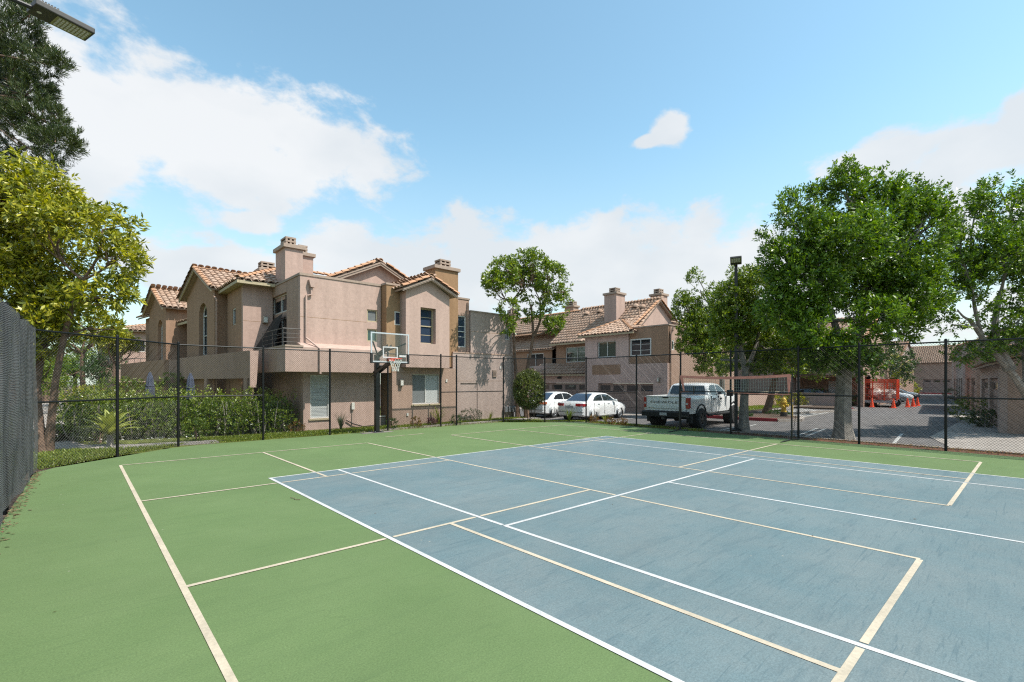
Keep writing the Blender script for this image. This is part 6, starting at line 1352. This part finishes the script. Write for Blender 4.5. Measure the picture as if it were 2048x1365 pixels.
# big tree
b = GZ(at(1687, 874, 16.8), LOT)
tree('carrotwood_tree', 'large dense green tree with thick pale trunk outside the fence', b, [stem([b, at(1686, 820, 16.8), at(1688, 760, 16.8), at(1692, 705, 16.8)], .29, .22), stem([at(1690, 720, 16.8), at(1668, 640, 16.6), at(1640, 570, 16.4)], .15, .07), stem([at(1692, 710, 16.8), at(1724, 640, 17), at(1738, 560, 17)], .15, .07), stem([at(1692, 705, 16.8), at(1765, 600, 16.5), at(1790, 530, 16.5)], .12, .06)],
     [BL(1700, 400, 16.8, .62, .62, .9), BL(1815, 410, 16.8, .62, .62, .85), BL(1760, 430, 16.8, .9, .9, .9), BL(1620, 470, 16.8, .95, .95, .7), BL(1850, 460, 16.6, .75, .75, .9), BL(1570, 520, 16.7, .65, .65, .85), BL(1700, 490, 16.2, 1.4, 1.3, 1.0), BL(1800, 510, 16.4, 1.3, 1.3, 1.0), BL(1610, 570, 16.5, 1.1, 1.1, .9), BL(1720, 570, 17.4, 1.5, 1.4, 1.0), BL(1820, 590, 16.4, 1.0, 1.0, .9), BL(1570, 620, 16.6, .7, .8, .7), BL(1640, 660, 16.0, .9, .9, .6), BL(1740, 640, 15.9, .9, .9, .6), BL(1790, 655, 16.6, .8, .8, .45), BL(1680, 710, 16.2, .9, .9, .5), BL(1720, 730, 16.6, .7, .7, .35), BL(1690, 350, 16.8, .22, .22, .4), BL(1815, 365, 16.8, .25, .25, .4), BL(1640, 700, 16.8, .7, .7, .4)] + [BL(u, v, 16.8, .22, .22, .45) for u, v in ((1566, 425), (1600, 405), (1640, 400), (1672, 372), (1752, 368), (1783, 385), (1845, 385), (1882, 400), (1540, 480), (1892, 440))],
     'green', 'bark_grey', 18, 4200, 20, .36, .135, .054, group='broadleaf trees by the lot', twigs=150, shell=.35, up=.8, spread=.85, cut=-.75)
# right tree
b = GZ(at(2085, 880, 17.5), LOT)
tree('carrotwood_tree', 'broad dark green tree with curved limbs over the lane house', b, [stem([b, at(2062, 800, 17.5), at(2020, 740, 17.4), at(1975, 690, 17.3), at(1940, 640, 17.2)], .17, .07), stem([at(2020, 740, 17.4), at(1985, 660, 17.4), at(2000, 590, 17.4)], .15, .08), stem([at(1965, 680, 17.3), at(1950, 620, 17.2), at(1945, 580, 17.2)], .07, .05), stem([at(2060, 800, 17.5), at(2050, 680, 17.6), at(2060, 560, 17.6)], .16, .08)],
     [BL(1985, 420, 17.4, .75, .75, .8), BL(1935, 480, 17.3, .8, .8, .8), BL(2060, 420, 17.6, 1.1, 1.1, .9), BL(2000, 510, 17.2, 1.2, 1.2, .9), BL(1920, 540, 17.2, .8, .8, .6), BL(2070, 540, 17.4, 1.3, 1.3, 1.1), BL(1965, 590, 17.2, 1.0, 1.0, .6), BL(1915, 620, 17, .75, .75, .4), BL(2040, 640, 17.0, 1, 1, .7), BL(1905, 650, 16.8, .4, .4, .2), BL(2130, 600, 17.5, 1.4, 1.4, 1.2), BL(2180, 480, 17.8, 1.5, 1.5, 1.2), BL(2150, 380, 17.6, 1.2, 1.2, .9), BL(2230, 560, 18, 1.4, 1.4, 1.1), BL(2140, 500, 19, 1.5, 1.5, 1.2), BL(2030, 690, 17.6, .9, .9, .4), BL(1950, 700, 17.6, .8, .8, .35)] + [BL(u, v, 17.4, .22, .22, .42) for u, v in ((1930, 425), (1965, 395), (2000, 380), (2040, 375), (1905, 470))],
     'green', 'bark_grey', 19, 3300, 20, .36, .135, .054, group='broadleaf trees by the lot', twigs=130, shell=.35, up=.7, spread=.85, cut=-.6)
# trees down the lane
b = GZ(at(1722, 800, 43), LOT); tree('lane_tree', 'dark trunked tree shading the orange fenced trailer', b, [stem([b, at(1722, 770, 43), at(1728, 740, 43)], .45, .25)], [BL(1690, 740, 43, 1.8, 1.8, 1.3), BL(1740, 715, 44, 2.3, 2.2, 1.6), BL(1785, 720, 45, 1.8, 1.8, 1.5), BL(1790, 755, 45, 1.2, 1.2, .9), BL(1700, 700, 43, 2, 2, 1.5)], 'deep', 'bark_brown', 20, 1500, 11, .36, .19, .08, group='trees down the lane', twigs=40)
b = GZ(at(1790, 790, 58), LOT); tree('lane_tree', 'yellow leaved tree above the parked cars down the lane', b, [stem([b, at(1790, 770, 58), at(1785, 755, 58)], .2, .12)], [BL(1780, 738, 57, 1.6, 1.6, 1.3), BL(1800, 750, 57, 1.4, 1.4, 1.2), BL(1770, 755, 57, 1.1, 1.1, .8), BL(1795, 722, 57, 1.0, 1, .8)], 'yellow', 'bark_brown', 21, 420, 10, .4, .22, .09, group='trees down the lane', twigs=30)
b = GZ(at(1832, 782, 88), -.1); tree('olive_tree', 'grey green olive tree at the end of the lane', b, [stem([b, at(1832, 772, 88)], .25, .2)], [BL(1815, 752, 88, 2.2, 2.2, 2.2), BL(1848, 752, 88, 2.2, 2.2, 2.2), BL(1832, 740, 88, 2.2, 2.2, 1.8)], 'olive', 'bark_grey', 22, 450, 10, .5, .28, .10, group='trees down the lane', twigs=20)
g_ = at(1812, 778, 74); shrub('hedge_shrub', 'yellow green shrub beside the lane kerb', (g_.x, g_.y, -.1), (2.2, 1.6, 1.0), 'yellow', 23, 160, 10, .22, .1, .4)
# background trees at the left
for k, (u, v, d, s, lf, lab) in enumerate(((165, 660, 34, 2.6, 'mid', 'rounded green tree beyond the garden path near the far pink house'), (90, 690, 46, 3.4, 'deep', 'dark tree standing behind the twin trunks'), (150, 730, 40, 2.2, 'green', 'low bushy tree above the garden planting'), (228, 685, 30, 1.0, 'yellow', 'small yellow green tree in front of the far pink house'), (30, 640, 50, 4, 'deep', 'dark wooded tree behind the windscreen fence'), (112, 735, 37, 2.0, 'green', 'low spreading tree seen between the twin trunks'), (205, 735, 33, 1.5, 'deep', 'dark rounded bush tree left of the far pink house'), (70, 745, 28, 1.4, 'mid', 'small leafy tree just behind the screen corner post'))):
    b = GZ(at(u, 810, d), 0); c = at(u, v, d); r = np.random.default_rng(60 + k)
    tree('garden_tree', lab, b, [stem([b, tuple((Vector(b) * .6 + c * .4)), tuple((Vector(b) * .3 + c * .7))], .05 * s + .06, .04 * s + .03)], [(c.x + r.normal() * s * .4, c.y + r.normal() * s * .4, c.z + r.uniform(-.35, .35) * s, s * .62, s * .62, s * .5) for _ in range(7)], lf, 'bark_brown', 70 + k, 480, 10, .30, .16 if s > 1.5 else .12, .07, group='trees beyond the garden', twigs=30)
# hedge along the garden house
def hedge():
    g = np.random.default_rng(31); t = empty('garden_hedge', 'long leafy hedge along the garden front of the brown house', 'hedge', (2.5, 5.6, 0))
    blobs = []
    for k in range(26):
        s = k / 25; x = 5.25 - 6.1 * s; y = 5.35 + 1.5 * s ** 1.5; blobs.append((x - 2.5, y - 5.6 + g.uniform(-.1, .1), .64 + g.uniform(-.08, .08), .42, .48, .60))
        blobs.append((x - 2.5, y - 5.6 + .9, .70, .45, .55, .60))
    paths = []
    for bl in blobs[::2]:
        for q in range(3): a = g.uniform(-.25, .25, 2); paths.append((curve((bl[0] + a[0], bl[1] + a[1] * .5, -.05), (bl[0] + a[0] * 1.6, bl[1] + a[1], 1.2), g, .08, 4), [.022, .02, .015, .01, .006]))
    wood(paths, 5).build('stem', 'bark_grey', t)
    C, O, k = in_blobs(blobs, 4600, g, .5); C[:, 2] = np.clip(C[:, 2], .12, None)
    V, F = sprigs(C, O, g, 9, .14, .085, .038, 0, 1.0, .6); quads_np('foliage', V, F, LEAF['hedge'], t, 'stuff')
    n = 190; b = np.array(blobs)[g.integers(0, len(blobs), n)]; C = b[:, :3] + np.stack([g.uniform(-.4, .4, n), g.uniform(-.4, .4, n), .50 + g.uniform(0, .16, n)], 1)
    V, F = sprigs(C, np.tile([0, 0, 1.], (n, 1)), g, 13, .34, .09, .036, 0, .7, 1.2); quads_np('new_shoots', V, F, LEAF['grass'], t, 'stuff')
hedge()
g = np.random.default_rng(33)
fl = litter('white_flowers', 80, -1.0, 2.4, 4.55, 5.0, .06, 'flower_white', .05, 34, f=lambda c, g: np.stack([c[:, 0], 4.75 + .12 * g.normal(size=len(c)) + np.maximum(0, (1.2 - c[:, 0])) * .55, .05 + .14 * g.uniform(0, 1, len(c))], 1)); tag(fl, 'small white blossoms along the foot of the hedge', 'flowers')
# rosette plant: each long leaf is a piece
def rosette():
    p = at(219, 893, 14.2); t = empty('rosette_plant', 'yellow green rosette plant with long pointed leaves behind the fence post', 'plant', (p.x, p.y, 0))
    MB().tube([(0, 0, -.05), (.02, 0, .15), (.0, .01, .34)], [.09, .08, .07], 10).build('stem', 'bark_grey', t, True); r = random.Random(5)
    for k in range(30):
        a = k * 2.399 + r.uniform(-.2, .2); el = R(24 + 62 * (k / 29) ** .85); l = r.uniform(.78, .98) * (1 - .1 * (k / 29)); mb = MB(); d = Vector((math.cos(a), math.sin(a), 0)); s = Vector((-math.sin(a), math.cos(a), 0)); pts = []
        for q in range(7):
            u = q / 6; e = el - u * u * .30; w_ = .095 * (math.sin(math.pi * min(1, .14 + u * .86)) ** .8) * (1 - u * .25) + .004; c = Vector((0, 0, .34 + .04 * k / 29)) + d * (l * u * math.cos(e * 1.0)) + Vector((0, 0, l * u * math.sin(e))); pts.append((c - s * w_ + Vector((0, 0, w_ * .35)), c, c + s * w_ + Vector((0, 0, w_ * .35))))
        for row in pts: mb.v += [tuple(x) for x in row]
        for q in range(6):
            for c in (0, 1): i = q * 3 + c; mb.f.append((i, i + 1, i + 4, i + 3))
        mb.build('leaf', LEAF['agave'], t, True)
rosette()
p = at(150, 862, 16); shrub('purple_shrub', 'small purple leaved shrub at the edge of the garden path', (p.x, p.y, 0), (.45, .35, .22), 'purple', 35, 90, 10, .08, .035, .12)
p = at(200, 872, 15); shrub('sage_shrub', 'low grey green shrub below the rosette plant', (p.x, p.y, 0), (.55, .4, .26), 'olive', 36, 130, 10, .07, .02, .14)
p = at(385, 885, 15.2); shrub('young_shrub', 'small bright shrub at the fence post beside the hedge', (p.x + .15, p.y + .25, 0), (.34, .3, .34), 'hedge', 37, 90, 10, .07, .032, .12)
p = at(345, 770, 24); shrub('sapling', 'leafy sapling beside the blue umbrella on the terrace', (p.x, p.y, .4), (.75, .75, .95), 'mid', 38, 150, 10, .13, .055, .2, cat='sapling')
# plants along the house wall
for k, (x, y, lab) in enumerate(((6.95, 4.35, 'strappy grass tuft against the pink wall left of the hoop'),)): tuft('grass_tuft', lab, (x, y, .0), 70, .72, 'olive', 40, .02, .45)
tuft('palm_seedling', 'young arching palm like plant below the sliding window', (11.35, 4.12, .02), 26, .85, 'grass', 41, .055, .8); tuft('lily_plant', 'upright lily plant beside the purple bloom by the walk', (14.05, 3.75, .02), 22, .55, 'grass', 42, .03, .6)
tuft('flax_plant', 'yellow green flax plant in front of the sedan bumper', (16.75, 1.05, .0), 40, .72, 'grass', 43, .035, .6)
tuft('flax_plant', 'short flax plant between sedan and garage driveway', (17.45, -.55, .0), 22, .45, 'grass', 44, .03, .6)
for k, (x, y, sz, lf, lab) in enumerate(((5.35, 4.55, (.26, .22, .20), 'rust', 'rust coloured shrublet at the corner of the pink house'), (8.75, 3.62, (.24, .2, .2), 'deep', 'dark shrublet by the fence post right of the hoop'), (9.75, 3.42, (.2, .2, .2), 'rust', 'reddish shrublet on the walk edge below the wall lamp'), (11.9, 3.55, (.22, .2, .2), 'deep', 'dark shrublet between the two close fence posts'), (13.25, 4.2, (.62, .45, .30), 'olive', 'round silvery lavender mound against the end wall'), (10.9, 3.95, (.2, .2, .14), 'purple', 'small purple flowering plant below the palm seedling'),
        (17.2, -1.0, (.2, .2, .14), 'rust', 'reddish ground plant at the lot edge near the sedan'), (17.3, -1.6, (.2, .2, .12), 'rust', 'second reddish ground plant along the lot edge'), (17.5, .15, (.22, .2, .14), 'rust', 'reddish plant under the sedan bumper by the fence'))):
    shrub('shrublet', lab, (x, y, 0), sz, lf, 80 + k, 130 if k == 4 else 55, 10, .055, .024, .09, stems=4)
# right side shrubs
for k, (u, v, d, sz, lf, lab) in enumerate(((1945, 846, 24, (1.0, .9, .62), 'hedge', 'rounded bright shrub beside the lane house apron'), (1978, 850, 21.5, (.75, .7, .38), 'deep', 'low dark shrub in front of the lane house wall'), (1950, 812, 36, (1.0, .9, .5), 'hedge', 'clipped green shrub between the garage aprons'), (1915, 800, 52, (2.0, 1.2, .7), 'deep', 'dark shrub row beside the tall lane house'), (1480, 836, 27, (.9, .6, .16), 'deep', 'dark ground cover under the island tree left of the hydrant'), (1555, 834, 28.5, (.6, .6, .16), 'deep', 'dark ground cover between island trunk and hydrant'), (1590, 800, 40, (.8, .8, .5), 'yellow', 'bright flax like shrub behind the hatched bay'), (1545, 795, 40, (.7, .7, .45), 'yellow', 'pale yellow shrub by the lawn patch'), (1635, 800, 42, (.9, .9, .7), 'green', 'spiky green shrub before the mauve garden wall'), (1690, 806, 41, (1.0, .9, .7), 'deep', 'dark shrub beside the trunk at the red kerb'), (1705, 780, 45, (.9, .9, .8), 'yellow', 'yellow shrub behind the dark lane trunk'))):
    p = at(u, v, d); shrub('round_shrub', lab, (p.x, p.y, LOT), sz, lf, 100 + k, 260 if k < 2 else 130, 10, .075 if d < 30 else .12, .035 if d < 30 else .055, .12 if d < 30 else .2)
# garden planting left of the hedge
for k, (u, v, d, sz, lf, lab) in enumerate(((190, 800, 27, (1.4, 1.2, .55), 'yellow', 'yellow green planting bank beside the curved path'), (240, 790, 24, (1.2, 1.0, .6), 'hedge', 'green planting bank before the terrace wall'), (150, 790, 34, (1.6, 1.5, .6), 'hedge', 'green bank above the far end of the path'), (92, 760, 30, (1.0, 1.0, .4), 'green', 'fern like shrub behind the twin trunks'), (110, 870, 15.5, (.5, .4, .16), 'olive', 'low weedy plant on the path edge by the twin trunks'))):
    p = at(u, v, d); shrub('garden_shrub', lab, (p.x, p.y, max(0, p.z - .4)), sz, lf, 130 + k, 240, 10, .10, .045, .18)
# lawn blades and ground cover
def grass(name, label, n, seed, fn, h=.07, leaf='grass'):
    g = np.random.default_rng(seed); P = fn(g, n); n = len(P)
    D0 = np.stack([g.normal(0, .45, n), g.normal(0, .45, n), np.ones(n)], 1); V, F = leaf_mesh(P, D0, h * g.uniform(.5, 1.3, n), .018, g); o = quads_np(name, V, F, LEAF[leaf], kind='stuff'); return tag(o, label, 'grass')
def strip(g, n):
    x = g.uniform(2.3, 17, n); y = g.uniform(3.14, 4.75, n); path = (y > 3.2) & (y < 3.75 + (x - 5) * .02) & (x > 7.8); path2 = (x < 2.8) & (y > 3.25) & (y < 4.1); keep = ~path & ~path2 & (g.uniform(0, 1, n) < .75 + .25 * np.sin(x * 3 + y * 5)); return np.stack([x, y, np.full(n, 0.)], 1)[keep]
grass('lawn_grass', 'trimmed grass strip along the foot of the pink house', 34000, 51, strip, .085)
def verge(g, n):
    s = g.uniform(0, 1, n); o = g.uniform(.10, .75, n); x = 14.3 + 2.9 * s + o * .7; y = 3.15 - 2.95 * s + o * .7; return np.stack([x, y, np.full(n, -.01)], 1)
grass('verge_grass', 'grass verge between the angled fence and the sedans', 9000, 52, verge)
def verge2(g, n): return np.stack([17.2 + g.uniform(0, .7, n), g.uniform(-5.2, .4, n), np.full(n, -.01)], 1)
grass('lot_verge_grass', 'thin grass and weeds beside the pickup along the fence', 4200, 53, verge2, .06)
def leftlawn(g, n):
    x = g.uniform(-3.5, 2.0, n); y = g.uniform(.3, 5.2, n); k = (y > x + 1.72) & (y < 3.6 + np.maximum(0, .3 - x) * .5); return np.stack([x, y, np.full(n, 0.)], 1)[k]
grass('corner_grass', 'grass around the twin trunks outside the angled fence', 20000, 54, leftlawn)
def ilawn(g, n): return np.stack([g.uniform(27.3, 40, n), g.uniform(-1, 1, n), np.full(n, LOT + .13)], 1)
grass('bright_lawn', 'bright sunlit lawn patch behind the island tree', 7000, 55, ilawn, .10)
# bark chips
tag(litter('bark_chips', 2600, 17.2, 18.0, -18, -6, .0, LEAF['rust'], .03, 56, f=lambda c, g: np.stack([c[:, 0], c[:, 1], .0 + .03 * g.uniform(0, 1, len(c))], 1)), 'loose reddish bark chips along the fence by the lot', 'mulch')
tag(litter('soil_litter', 1500, -3, 2.2, 1.0, 3.4, .0, LEAF['dry'], .03, 57, f=lambda c, g: c[(c[:, 1] > c[:, 0] + 1.72)] if False else np.where((c[:, 1:2] > c[:, 0:1] + 1.75), c + [0, 0, .01], np.array([[-2.5, 1.2, .01]]) + g.normal(0, .3, c.shape) * [1, 1, 0])), 'dry leaves on the grass outside the angled fence', 'litter')
